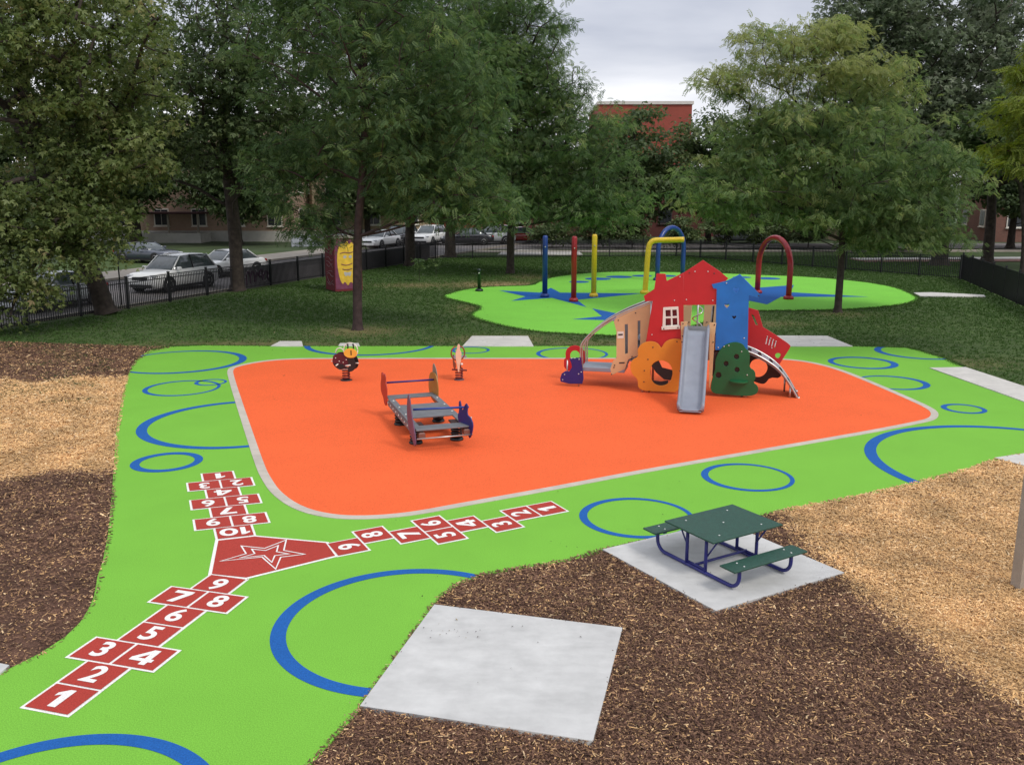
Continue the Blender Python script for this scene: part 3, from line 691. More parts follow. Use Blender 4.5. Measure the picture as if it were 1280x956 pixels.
# ================================================================== PLAYHOUSE
HO = G(803, 490.4); HU = unit(G(931.8, 497) - HO); HN = np.cross(HU, Z)
def hp(px, py, d=0.0):
    q = on_plane(px, py, HO - HN * d, HN) - HO; return (float(np.dot(q, HU)), float(q[2]))
def z4(pts, d=0.0): return [hp(690 + a / 4, 310 + b / 4, d) for a, b in pts]
def z7(pts, d=0.0): return [hp(790 + a / 4.78, 320 + b / 4.78, d) for a, b in pts]
def zr(pts, d=0.0): return [hp(690 + a / 6.83, 360 + b / 6.83, d) for a, b in pts]     # ramp side
def zc(pts, d=0.0): return [hp(900 + a / 6.83, 370 + b / 6.83, d) for a, b in pts]     # climber side
def H3(u, v, d): return HO + HU * u + Z * v - HN * d
house = thing('playhouse', 'toddler playhouse with red house front, blue tower, grey slide and bush panels', 'playhouse', HO)
def hpanel(name, loops, d, m, thick=0.022, par=None, bev=0.005):
    return panel(name, loops, HO - HN * d, HU, thick, m, par or house, bev=bev)
BOLT = {}
def hbolts(pts, d, par, m=M_BOLT, r=0.016):
    if m.name not in BOLT:
        b = MB().lathe((0, 0, 0), [(r, 0), (r, 0.006), (r * .6, 0.012), (r * .1, 0.013)], 8).mesh('bolt', m); BOLT[m.name] = b
    for (u, v) in pts:
        o = link('bolt', BOLT[m.name], par); o.location = Vector(H3(u, v, d) - BASE[house]); o.rotation_euler = Vector(HN).to_track_quat('Z', 'Y').to_euler()
DECK = hp(870, 414)[1] - 0.03
win = z4([(557, 297), (631, 293), (636, 398), (553, 403)])
wall = hpanel('red_wall', [z4([(462, 520), (505, 264), (467, 266), (460, 240), (512, 206), (524, 128), (567, 130), (573, 166), (657, 125), (657, 520)]), z4([(563, 305), (626, 301), (630, 390), (560, 394)])], 0.0, M_RED)
roof = hpanel('red_roof', [z4([(659, 124), (755, 62), (835, 115), (880, 152), (850, 184), (828, 190), (822, 282), (659, 285)])], 0.0, M_RED)
hpanel('inner_panel', [z4([(540, 285), (650, 280), (655, 420), (535, 425)], 0.06)], 0.06, mat('deep_red_panel', (0.20, 0.010, 0.018), 0.5, 0.1, 4))
fr = hpanel('window_frame', [win, z4([(567, 310), (594, 308), (595, 342), (568, 343)]), z4([(601, 308), (624, 307), (626, 340), (602, 341)]), z4([(568, 351), (595, 350), (596, 386), (567, 388)]), z4([(602, 350), (626, 348), (628, 384), (603, 386)])], -0.016, M_WHITEP, 0.014, bev=0.003)
hpanel('window_sill', [z4([(549, 393), (640, 387), (641, 402), (550, 408)])], -0.03, M_WHITEP, 0.03, par=fr)
hbolts(z4([(560, 402), (630, 397)]), -0.048, wall, M_BOLTD)
hbolts(z4([(500, 433), (612, 262), (640, 144)]), -0.012, wall)
hbolts(z4([(672, 258), (804, 262), (715, 118), (780, 118)]), -0.012, roof); hbolts(z4([(687, 124), (811, 127)]), -0.012, roof, M_BOLTD)
# orange bush
bush = chaikin(z4([(430, 710), (432, 655), (402, 632), (390, 592), (402, 556), (434, 545), (427, 505), (452, 475), (492, 465), (528, 474), (545, 500), (547, 500), (570, 464), (610, 453), (652, 458), (658, 500), (658, 720), (540, 716)], -0.05), 2)
hole = chaikin(z4([(486, 625), (500, 575), (545, 556), (592, 575), (608, 625), (590, 675), (545, 692), (502, 675)], -0.05), 2)
ob = hpanel('orange_bush', [bush, hole], -0.05, M_ORANGEP)
hpanel('spinner_board', [z4([(492, 585), (532, 560), (550, 598), (606, 612), (594, 660), (560, 655), (520, 620), (508, 600)], -0.02)], -0.02, M_BLACKP)
hpanel('spinner_board', [z4([(505, 662), (545, 668), (580, 662), (578, 690), (545, 696), (508, 686)], -0.02)], -0.02, M_BLACKP)
hbolts(z4([(505, 496), (480, 556), (462, 612), (460, 668), (625, 468), (640, 614)], -0.05), -0.062, ob, M_BOLTD)
# blue tower
def heart(cx, cy, s, f): return f([(cx, cy + s), (cx - s, cy - .1 * s), (cx - .9 * s, cy - .8 * s), (cx - .35 * s, cy - .9 * s), (cx, cy - .45 * s), (cx + .35 * s, cy - .9 * s), (cx + .9 * s, cy - .8 * s), (cx + s, cy - .1 * s)])
tw = hpanel('blue_tower', [z7([(498, 560), (507, 196), (486, 192), (478, 170), (565, 150), (645, 110), (762, 228), (756, 250), (697, 232), (690, 560)], -0.03), heart(622, 204, 20, lambda p: z7(p, -0.03)), heart(567, 297, 16, lambda p: z7(p, -0.03)), heart(610, 367, 13, lambda p: z7(p, -0.03))], -0.03, M_BLUEP)
hbolts(z7([(565, 162), (670, 490), (515, 546)], -0.03), -0.042, tw)
hbolts(z7([(757, 236)], -0.03), -0.042, tw, M_BOLTD)
hpanel('inner_panel', [z7([(585, 345), (640, 345), (640, 395), (585, 395)], 0.02)], 0.03, M_BROWN)
# green bush
gb = chaikin(z4([(792, 724), (798, 660), (818, 605), (815, 560), (842, 505), (868, 482), (915, 468), (955, 480), (964, 500), (990, 520), (984, 598), (1014, 612), (1018, 650), (1004, 672), (1030, 690), (1030, 722), (1000, 738), (950, 738), (870, 732)], -0.06), 2)
def hexa(cx, cy, r): return z4([(cx + r * math.cos(R(60 * k + 15)), cy + r * 1.05 * math.sin(R(60 * k + 15))) for k in range(6)], -0.06)
gp = hpanel('green_bush', [gb] + [hexa(*q) for q in ((922, 543, 15), (870, 578, 15), (925, 608, 15), (832, 635, 17))], -0.06, M_DGREEN)
hpanel('backing_board', [z4([(800, 520), (970, 510), (975, 670), (805, 680)], 0.0)], 0.0, M_BROWN)
sh = np.array(z4([(888, 668), (980, 664)], -0.06)); shc = sh.mean(0); shw = abs(sh[1, 0] - sh[0, 0])
MBs = MB(); V = []; n = 13
for z in (-0.014, 0.014):
    for k in range(n): a = math.pi * k / (n - 1); V.append(H3(shc[0] + shw / 2 * math.cos(a), shc[1] + z, -0.075 - 0.17 * math.sin(a)))
F = [tuple(range(n))[::-1], tuple(range(n, 2 * n))] + [(k, (k + 1) % n, n + (k + 1) % n, n + k) for k in range(n)]
MBs.add(V, F).build('shelf', M_DGREEN, house)
hbolts(z4([(884, 487), (976, 634), (860, 492), (948, 517)], -0.06), -0.072, gp)
# tan uprights beside the slide
tl = hpanel('slide_side', [z4([(645, 370), (676, 368), (670, 440), (664, 700), (652, 700)], -0.07)], -0.07, M_TAN)
tr = hpanel('slide_side', [z4([(789, 372), (820, 376), (812, 440), (800, 640), (786, 700)], -0.07)], -0.07, M_TAN)
hbolts(z4([(655, 378), (653, 440), (650, 470)], -0.07), -0.083, tl, M_BOLTD); hbolts(z4([(812, 384), (806, 470)], -0.07), -0.083, tr, M_BOLTD)
# slide
ul, ur = hp(690 + 664 / 4, 420)[0], hp(690 + 784 / 4, 420)[0]; um, hw = (ul + ur) / 2, (ur - ul) / 2
prof = [(-0.16, DECK + 0.02), (0.0, DECK + 0.02), (0.14, DECK - 0.01), (0.30, DECK - 0.11), (0.75, DECK * 0.66), (1.25, DECK * 0.31), (1.50, DECK * 0.175), (1.72, 0.155), (1.92, 0.13), (1.99, 0.10)]
prof = chaikin(prof, 2, False)
sec = [(-hw - 0.02, 0.13), (-hw + 0.015, 0.15), (-hw + 0.045, 0.13), (-hw + 0.065, 0.02), (-hw + 0.11, 0), (0, -0.004), (hw - 0.11, 0), (hw - 0.065, 0.02), (hw - 0.045, 0.13), (hw - 0.015, 0.15), (hw + 0.02, 0.13),
       (hw + 0.012, -0.04), (-hw - 0.012, -0.04)]
V = []; ns = len(sec)
for i, (f, z) in enumerate(prof):
    tx = prof[min(i + 1, len(prof) - 1)] - prof[max(i - 1, 0)]; tx = unit(tx); nrm = np.array([-tx[1], tx[0]]) * (1 if tx[0] > 0 else -1)
    k = max(0.12, min(1, (len(prof) - 1 - i) / 5.0)); wf = 1 if i < len(prof) - 5 else 1 - 0.05 * (i - len(prof) + 5)
    for (a, h) in sec:
        hh = h * (k if h > 0.01 else 1); q = np.array([f, z]) + nrm * hh; V.append(H3(um + a * wf, q[1], -q[0]))
F = [(i * ns + j, i * ns + (j + 1) % ns, (i + 1) * ns + (j + 1) % ns, (i + 1) * ns + j) for i in range(len(prof) - 1) for j in range(ns)]
F += [tuple(range(ns)), tuple((len(prof) - 1) * ns + j for j in range(ns))[::-1]]
MB().add(V, F, True).build('slide', M_GREYP, house)
for a in (-1, 1): MB().tube([H3(um + a * 0.2, -0.01, -1.72), H3(um + a * 0.2, 0.12, -1.72)], 0.022, 8).build('slide_leg', M_STEEL, house)
# deck, posts, rear boards
u0, u1 = hp(690 + 480 / 4, 430)[0], hp(690 + 975 / 4, 430)[0]
MB().box(H3((u0 + u1) / 2, DECK - 0.03, 0.56), (u1 - u0 - 0.04, 1.02, 0.05), HU).build('deck', M_GREYD, house)
for u in (u0 + 0.05, u1 - 0.05):
    for d in (0.05, 1.08): MB().tube([H3(u, -0.01, d), H3(u, DECK + 0.75, d)], 0.03, 10).build('deck_post', M_STEEL, house)
for q in ((803, 490), (932, 497)):
    u = hp(*q)[0]; MB().tube([H3(u, -0.01, -0.03), H3(u, 0.3, -0.03)], 0.024, 8).build('foot', M_STEEL, house)
hpanel('rear_board', [z4([(500, 320), (700, 282), (690, 410), (690, 560), (500, 560)], 1.12)], 1.12, M_TAN)
hpanel('rear_board', [z4([(764, 282), (830, 282), (960, 300), (960, 560), (755, 560), (755, 410)], 1.12)], 1.12, M_TAN)
for q in (300, 345): hbolts(z4([(685, q + 70), (775, q + 70)], 1.12), 1.10, house, M_BOLTD)
pu, pv = hp(690 + 728 / 4, 395, 1.45)
MB().tube([H3(pu, -0.01, 1.45), H3(pu, DECK + 1.0, 1.45)], 0.022, 8).build('climbing_pole', M_STEEL, house)
hc = H3(pu, 0.2, 1.45)
MB().tube(helix(hc, 0.12, DECK + 0.75, 5.5), 0.016, 8).build('spiral_rail', M_STEEL, house)
MB().tube([H3(hp(690 + 800 / 4, 400, .1)[0], DECK, 0.1), H3(hp(690 + 806 / 4, 400, .1)[0], DECK + 0.62, 0.1)], 0.018, 8).build('grab_rail', M_BLACK, house)
MB().tube([H3(hp(690 + 792 / 4, 400, .1)[0], DECK, 0.14), H3(hp(690 + 800 / 4, 400, .1)[0], DECK + 0.62, 0.14)], 0.012, 8).build('grab_rail', M_STEEL, house)
# left ramp
for d, nm in ((0.28, 'ramp_side'), (1.02, 'ramp_side')):
    lp = zr([(555, 238), (620, 212), (745, 160), (852, 115), (842, 200), (805, 450), (790, 560), (740, 572), (650, 608), (622, 690), (508, 742), (500, 690), (522, 622), (552, 598), (552, 370), (530, 285)], 0.28)
    s1 = zr([(620, 308), (650, 305), (650, 556), (622, 566)], 0.28); s2 = zr([(730, 278), (757, 275), (754, 512), (730, 522)], 0.28)
    q = hpanel(nm, [lp, s1, s2] if d < 0.5 else [lp], d, M_TAN if d < 0.5 else M_GREYD)
    if d < 0.5:
        hbolts(zr([(567, 275), (714, 213), (535, 658), (530, 676), (510, 735), (683, 585), (676, 602)], 0.28), d - 0.012, q, M_BOLTD)
        hpanel('notice_plate', [zr([(558, 372), (612, 370), (612, 428), (558, 430)], 0.27)], d - 0.014, M_WHITEP, 0.004, bev=0, par=q)
        hpanel('notice_bar', [zr([(566, 392), (604, 390), (604, 404), (566, 406)], 0.26)], d - 0.019, M_BOLTD, 0.003, bev=0, par=q)
        hpanel('notice_bar', [zr([(572, 634), (620, 632), (620, 644), (572, 646)], 0.26)], d - 0.014, M_BOLTD, 0.003, bev=0, par=q)
    a = zr([(852, 118), (745, 160), (620, 208), (480, 280), (380, 350), (300, 420), (255, 475), (243, 520), (243, 600), (248, 690)], 0.28)
    MB().tube([H3(u, v + 0.02, d) for u, v in chaikin(a, 2, False)], 0.02, 8).build('handrail', M_STEEL, house)
    a = zr([(852, 132), (745, 176), (620, 226), (480, 300), (385, 368), (310, 436), (268, 486), (260, 520), (260, 600), (262, 690)], 0.28)
    MB().tube([H3(u, v + 0.02, d) for u, v in chaikin(a, 2, False)], 0.016, 8).build('handrail', M_STEEL, house)
st_u0, st_v = zr([(245, 690)], 0.28)[0]; st_u1 = zr([(620, 690)], 0.28)[0][0]
MB().box(H3((st_u0 + st_u1) / 2, st_v, 0.65), (st_u1 - st_u0, 0.76, 0.10), HU, bev=0.01).build('step', M_GREYP, house)
for k in range(3):
    f = (k + 1) / 4; MB().box(H3(st_u1 + (u0 - st_u1) * (f - .06), st_v + (DECK - st_v) * f, 0.65), (0.26, 0.70, 0.04), HU).build('step', M_GREYP, house)
boot = zr([(150, 602), (165, 606), (180, 598), (196, 604), (212, 594), (230, 598), (247, 592), (252, 650), (262, 700), (268, 770), (258, 815), (150, 815), (75, 797), (72, 770), (85, 730), (115, 710), (150, 712), (172, 675), (166, 640)], 0.22)
bo = hpanel('boot_panel', [boot], 0.22, M_NAVY)
hbolts(zr([(232, 608), (108, 737), (92, 782), (228, 732), (250, 716)], 0.22), 0.208, bo)
MB().tube([H3(zr([(225, 840)], .22)[0][0], -0.01, 0.26), H3(zr([(225, 840)], .22)[0][0], 0.35, 0.26)], 0.022, 8).build('foot', M_STEEL, house)
arch = chaikin(zr([(104, 690), (104, 605), (120, 602), (116, 545), (140, 505), (192, 488), (240, 500), (268, 525), (284, 560), (278, 602), (290, 608), (290, 690), (190, 720)], 1.05), 1)
hpanel('arch_panel', [arch, chaikin(zr([(150, 575), (165, 540), (195, 528), (228, 540), (243, 575), (228, 612), (195, 622), (163, 612)], 1.05), 2)], 1.05, M_RED)
uu = zr([(130, 700)], 1.05)[0][0]; MB().tube([H3(uu, -0.01, 1.05), H3(uu, 0.5, 1.05)], 0.022, 8).build('foot', M_STEEL, house)
# right side: car panel, curved climber, ring board
carp = zc([(235, 98), (325, 124), (365, 265), (470, 330), (580, 405), (600, 425), (592, 448), (510, 575), (495, 588), (430, 545), (235, 420)], 0.95)
cw = zc([(262, 148), (290, 165), (328, 252), (302, 247)], 0.95); ch = chaikin(zc([(465, 505), (480, 484), (510, 484), (523, 503), (500, 535), (478, 528)], 0.95), 2)
slots = [zc([(398 + k * 25, 352 + k * 12), (408 + k * 25, 356 + k * 12), (396 + k * 25, 414 + k * 9), (386 + k * 25, 410 + k * 9)], 0.95) for k in range(4)]
cpn = hpanel('car_panel', [carp, cw, ch] + slots, 0.95, M_RED)
hbolts(zc([(404, 346), (432, 360), (455, 374), (478, 386), (442, 442)], 0.95), 0.937, cpn)
cl = chaikin(zc([(225, 452), (300, 480), (400, 535), (490, 600), (560, 685), (620, 785), (662, 868)], 0.55), 2, False)
cl = np.array(cl); cl[-1][1] = max(cl[-1][1], 0.03)
V = []
for (u, v) in cl:
    for d in (0.22, 0.90):
        for dz in (0.0, -0.05): V.append(H3(u, v + dz, d))
F = []
for i in range(len(cl) - 1):
    b = i * 4; c = b + 4
    F += [(b, c, c + 2, b + 2), (b + 1, b + 3, c + 3, c + 1), (b, b + 1, c + 1, c), (b + 2, c + 2, c + 3, b + 3)]
F += [(0, 2, 3, 1), (len(V) - 4, len(V) - 3, len(V) - 1, len(V) - 2)]
MB().add(V, F, False).build('curved_climber', M_GREYP, house)
for d in (0.2, 0.92): MB().tube([H3(u, v + 0.012, d) for u, v in cl], 0.026, 8).build('stringer', M_STEEL, house)
for i in range(3, len(cl) - 2, 4):
    u, v = cl[i]; tx = unit(cl[i + 1] - cl[i - 1]); nn = HU * (-tx[1]) + Z * tx[0]
    MB().box(H3(u, v, 0.56) + nn * 0.012, (0.07, 0.34, 0.03), HU * tx[0] + Z * tx[1], nn).build('foothold', M_BLACKP, house)
for (px_, py_, d) in ((594, 890, 0.22), (548, 806, 0.88)):
    u = zc([(px_, py_)], d)[0][0]; MB().tube([H3(u, -0.01, d), H3(u, float(np.interp(u, cl[:, 0], cl[:, 1])) - 0.03, d)], 0.024, 8).build('climber_leg', M_STEEL, house)
rb = chaikin(zc([(205, 470), (270, 490), (420, 570), (520, 640), (516, 700), (425, 692), (385, 746), (350, 748), (275, 722), (205, 700)], 0.85), 1)
hpanel('ring_board', [rb, chaikin(zc([(248, 615), (262, 560), (300, 535), (345, 535), (390, 560), (412, 605), (395, 660), (345, 694), (290, 690), (260, 665)], 0.85), 2)], 0.85, M_BROWN)
hpanel('rear_board', [z4([(800, 520), (840, 500), (850, 560), (800, 640)], 0.4)], 0.4, M_BROWN)

# ================================================================== SPRING PLATFORM
def spring_platform():
    FL, FR_, BR, BL = [np.array(q) for q in ((-1.75, 15.91), (-0.72, 16.2), (-1.70, 19.11), (-2.69, 18.79))]
    cen = (FL + FR_ + BR + BL) / 4; V2 = unit((BL - FL) + (BR - FR_)); U2 = np.array([V2[1], -V2[0]]); L, Wd, H = 3.02, 1.05, 0.42
    t = thing('spring_platform', 'spring-mounted grey platform with red, yellow, purple and blue corner panels', 'spring platform', (*cen, 0))
    P = lambda a, b, z: np.array([*(cen + U2 * a + V2 * b), z])
    U3, V3 = np.array([*U2, 0]), np.array([*V2, 0]); h = L / 2; w2 = Wd / 2
    MB().box(P(0, -h + 0.16, H), (Wd, 0.30, 0.03), U3, bev=0.005).build('seat_board', M_GREYD, t)
    MB().box(P(0, h - 0.16, H), (Wd, 0.30, 0.03), U3, bev=0.005).build('seat_board', M_GREYD, t)
    MB().box(P(0, -0.30, H), (Wd - 0.10, 0.52, 0.03), U3, bev=0.005).build('deck_board', M_GREYD, t)
    MB().box(P(0, 0.25, H), (Wd - 0.10, 0.54, 0.03), U3, bev=0.005).build('deck_board', M_GREYD, t)
    bm = MB().lathe((0, 0, 0), [(0.02, 0), (0.02, 0.008), (0.012, 0.014), (0.002, 0.015)], 8).mesh('bolt', M_WHITEP)
    def bolt(p, n, par):
        o = link('bolt', bm, par); o.location = Vector(p - BASE[t]); o.rotation_euler = Vector(n).to_track_quat('Z', 'Y').to_euler()
    for s in (-1, 1):
        rl = MB().box(P(s * (w2 - 0.06), 0, H - 0.01), (0.13, L - 0.62, 0.034), U3, bev=0.005).build('side_rail', M_GREYD, t)
        sk = MB().box(P(s * (w2 + 0.005), -0.05, H - 0.085), (0.022, L - 0.5, 0.11), U3, bev=0.004).build('side_skirt', M_GREYD, t)
        for k in range(9): bolt(P(s * (w2 + 0.017), -h + 0.42 + k * 0.28, H - 0.07), U3 * s, sk)
        for k in range(4): bolt(P(s * (w2 - 0.06), -0.9 + k * 0.62, H + 0.008), Z, rl)
    # springs in dark housings
    for (a, b) in ((-0.40, -0.86), (0.40, -0.86), (-0.40, 0.62), (0.40, 0.62)):
        p = P(a, b, 0)
        sp = MB().tube(helix((p[0], p[1], 0.05), 0.095, H - 0.12, 5, 16), 0.023, 8).build('spring', M_BLACKP, t)
        MB().lathe((p[0], p[1], 0.0), [(0.13, 0), (0.13, 0.035), (0.09, 0.055), (0.05, 0.06)], 16).build('spring_foot', M_BLACKP, sp)
        MB().box(P(a, b, H - 0.05), (0.26, 0.24, 0.03), U3).build('spring_plate', M_BROWN, sp)
    def side_panel(nm, m, a, b0, pts, lab, tw=0.14):
        pts = [(0.30 + (q[0] - 0.30) * 0.8, q[1]) for q in pts]; o = panel(nm, [chaikin(pts, 1)], P(a, b0, 0), V3 * math.cos(tw) - U3 * math.sin(tw), 0.022, m, t, bev=0.005); o['label'] = lab; return o
    # outlines in (along the platform, height)
    m_or = mat('vermilion_panel', (0.40, 0.030, 0.018), 0.45, 0.1, 4); m_pu = mat('purple_panel', (0.12, 0.060, 0.115), 0.45, 0.12, 4)
    m_ye = mat('ochre_panel', (0.36, 0.17, 0.035), 0.45, 0.1, 4); m_gy = mat('ear_grey', (0.22, 0.19, 0.15), 0.5, 0.1, 4)
    p1 = side_panel('red_panel', m_or, -w2 - 0.012, h - 0.40, [(0.06, 0.34), (0.14, 0.26), (0.26, 0.28), (0.34, 0.42), (0.50, 0.50), (0.54, 0.66), (0.46, 0.80), (0.44, 0.93), (0.34, 0.95), (0.30, 0.86), (0.22, 0.95), (0.12, 0.90), (0.14, 0.78), (0.04, 0.66), (0.06, 0.50)], 'vermilion animal-shaped panel at the far left corner')
    p2 = side_panel('yellow_panel', m_ye, w2 + 0.012, h - 0.42, [(0.0, 0.34), (0.15, 0.24), (0.42, 0.28), (0.62, 0.40), (0.66, 0.66), (0.52, 0.86), (0.30, 0.90), (0.10, 0.86), (-0.04, 0.66)], 'ochre animal-shaped panel with a tall grey ear at the far right corner')
    panel('ear', [chaikin([(0.06, 0.62), (0.28, 0.64), (0.34, 0.86), (0.30, 1.08), (0.20, 1.04), (0.08, 0.88)], 1)], P(w2 + 0.030, h - 0.34, 0), V3 * math.cos(0.14) - U3 * math.sin(0.14), 0.018, m_gy, p2)
    p3 = side_panel('purple_panel', m_pu, -w2 - 0.012, -h - 0.12, [(0.02, 0.20), (0.10, 0.12), (0.22, 0.22), (0.46, 0.40), (0.56, 0.66), (0.52, 0.92), (0.44, 1.06), (0.36, 1.0), (0.28, 0.74), (0.10, 0.44)], 'dull purple fin-shaped panel at the near left corner')
    p4 = side_panel('blue_panel', M_NAVY, w2 + 0.012, -h - 0.16, [(u_, z_ if z_ < 0.42 else 0.42 + (z_ - 0.42) * 0.70) for u_, z_ in [(0.04, 0.34), (0.14, 0.18), (0.22, 0.26), (0.32, 0.20), (0.42, 0.34), (0.60, 0.42), (0.66, 0.60), (0.58, 0.72), (0.60, 0.98), (0.54, 1.04), (0.48, 0.78), (0.42, 0.80), (0.30, 1.02), (0.22, 0.98), (0.26, 0.72), (0.10, 0.66), (0.0, 0.52)]], 'navy rabbit-shaped panel at the near right corner', 0.30)
    for (a, b, z, par, s) in ((-w2, h - 0.16, 0.74, p1, -1), (-w2, h - 0.12, 0.36, p1, -1), (w2, h - 0.16, 0.84, p2, -1), (w2, h - 0.14, 0.60, p2, -1), (-w2, -h + 0.34, 0.76, p3, -1), (-w2, -h + 0.12, 0.42, p3, -1), (-w2, -h + 0.05, 0.30, p3, -1), (w2, -h + 0.02, 0.58, p4, -1), (w2, -h + 0.12, 0.56, p4, -1)):
        bolt(P(a + (-0.024 if a < 0 else -0.0), b, z), U3 * s, par)
    MB().tube([P(-w2, h - 0.16, 0.74), P(w2, h - 0.16, 0.74)], 0.02, 10).build('hand_bar', M_TUBE, t)
    MB().tube([P(-w2, -h + 0.26, 0.76), P(w2, -h + 0.22, 0.74)], 0.02, 10).build('hand_bar', mat('blue_bar', (0.012, 0.05, 0.26), 0.4, 0.1, 6), t)
    MB().tube([P(-w2, -h - 0.02, 0.27), P(w2, -h - 0.02, 0.27)], 0.016, 10).build('foot_bar', M_STEEL, t)
    for s in (-1, 1): MB().box(P(s * (w2 - 0.1), -h + 0.06, H - 0.1), (0.12, 0.16, 0.12), U3, bev=0.02).build('corner_block', mat('corner_brown', (0.16, 0.07, 0.05), 0.5, 0.1, 6), t)
spring_platform()

# ================================================================== SPRING RIDERS
def bee_rider():
    p = G(432, 475.5); b = np.array(p)
    t = thing('spring_rider', 'maroon bug spring rider with yellow face plate reading 1', 'spring rider', p, 'spring riders at the back of the orange field')
    U = unit((1, -0.10, 0)); N = np.cross(U, Z)
    P = lambda u, v, d=0: b + U * u + Z * v - N * d
    m_m = mat('maroon_panel', (0.085, 0.008, 0.018), 0.4, 0.15, 6); m_s = mat('spring_red', (0.16, 0.022, 0.018), 0.45, 0.2, 10)
    MB().tube(helix(P(0.02, 0.03), 0.085, 0.27, 4.2), 0.02, 8).build('spring', m_s, t)
    MB().lathe(P(0.02, 0), [(0.15, 0), (0.15, 0.02), (0.1, 0.035), (0.05, 0.04)], 16).build('spring_foot', M_BLACKP, t)
    MB().box(P(0.02, 0.31), (0.3, 0.26, 0.03), U).build('spring_plate', M_STEEL, t)
    body = chaikin([(-0.26, 0.62), (-0.20, 0.70), (-0.02, 0.70), (0.10, 0.62), (0.16, 0.50), (0.08, 0.38), (-0.06, 0.30), (-0.18, 0.34), (-0.28, 0.46)], 2)
    for d in (-0.13, 0.13): 
        q = panel('body_panel', [body], P(0, 0, d), U, 0.02, m_m, t)
        panel('trim', [chaikin([(-0.27, 0.47), (-0.18, 0.35), (-0.06, 0.31), (0.06, 0.37), (-0.02, 0.45), (-0.14, 0.44)], 2)], P(0, 0, d - 0.014), U, 0.008, M_BLACKP, q, bev=0.002)
    MB().box(P(-0.12, 0.63), (0.30, 0.24, 0.04), U, bev=0.012).build('seat', M_BLACKP, t)
    for d in (-0.15, 0.15): panel('wing_panel', [chaikin([(0.10, 0.60), (0.24, 0.64), (0.31, 0.50), (0.30, 0.34), (0.20, 0.26), (0.10, 0.28), (0.16, 0.42)], 2)], P(0, 0, d), U, 0.02, M_BLACKP, t)
    f = panel('face_plate', [circle_pts((0.20, 0.735), 0.165, 28, 0.115)], P(0, 0, -0.17), U, 0.02, mat('face_yellow', (0.80, 0.42, 0.05), 0.45, 0.06, 5), t)
    me = text_mesh('1', 0.17, 0.03); xform_mesh(me, P(0.22, 0.74, -0.185) - b, U, Z, N); me.materials.append(M_BLACKP); link('numeral', me, f)
    MB().tube([P(0.20 + 0.18 * math.cos(a), 0.80 + 0.19 * math.sin(a), -0.14) for a in np.linspace(0, 2 * math.pi, 26)], 0.013, 8).build('hoop_handle', M_WHITEP, t)
    MB().tube([P(-0.12 + 0.11 * math.cos(a), 0.70 + 0.13 * math.sin(a), 0.0) for a in np.linspace(0, math.pi, 14)], 0.013, 8).build('back_hoop', M_WHITEP, t)
    for u in (0.13, 0.27): MB().tube([P(u, 0.80, -0.16), P(u + 0.01, 0.90, -0.16), P(u + 0.0, 0.97, -0.16)], [0.016, 0.018, 0.024], 8).build('antenna', M_BLACKP, t)
    MB().tube([P(-0.14, 0.44, -0.30), P(-0.14, 0.44, 0.30)], 0.016, 8).build('foot_peg', M_WHITEP, t)
    MB().tube([P(-0.34, 0.50, -0.05), P(-0.24, 0.50, -0.05)], 0.016, 8).build('side_peg', M_WHITEP, t)
    MB().tube([P(0.29, 0.46, -0.05), P(0.37, 0.46, -0.05)], 0.016, 8).build('side_peg', M_WHITEP, t)
    MB().tube([P(0.06, 0.41, -0.17), P(0.19, 0.43, -0.17)], 0.016, 8).build('side_peg', M_WHITEP, t)
    bm = MB().lathe((0, 0, 0), [(0.014, 0), (0.014, 0.006), (0.004, 0.01)], 8).mesh('bolt', M_WHITEP)
    for (u, v) in ((-0.1, 0.52), (-0.19, 0.60), (0.0, 0.49), (0.08, 0.56)):
        o = link('bolt', bm, t); o.location = Vector(P(u, v, -0.146) - b); o.rotation_euler = Vector(N).to_track_quat('Z', 'Y').to_euler()
bee_rider()
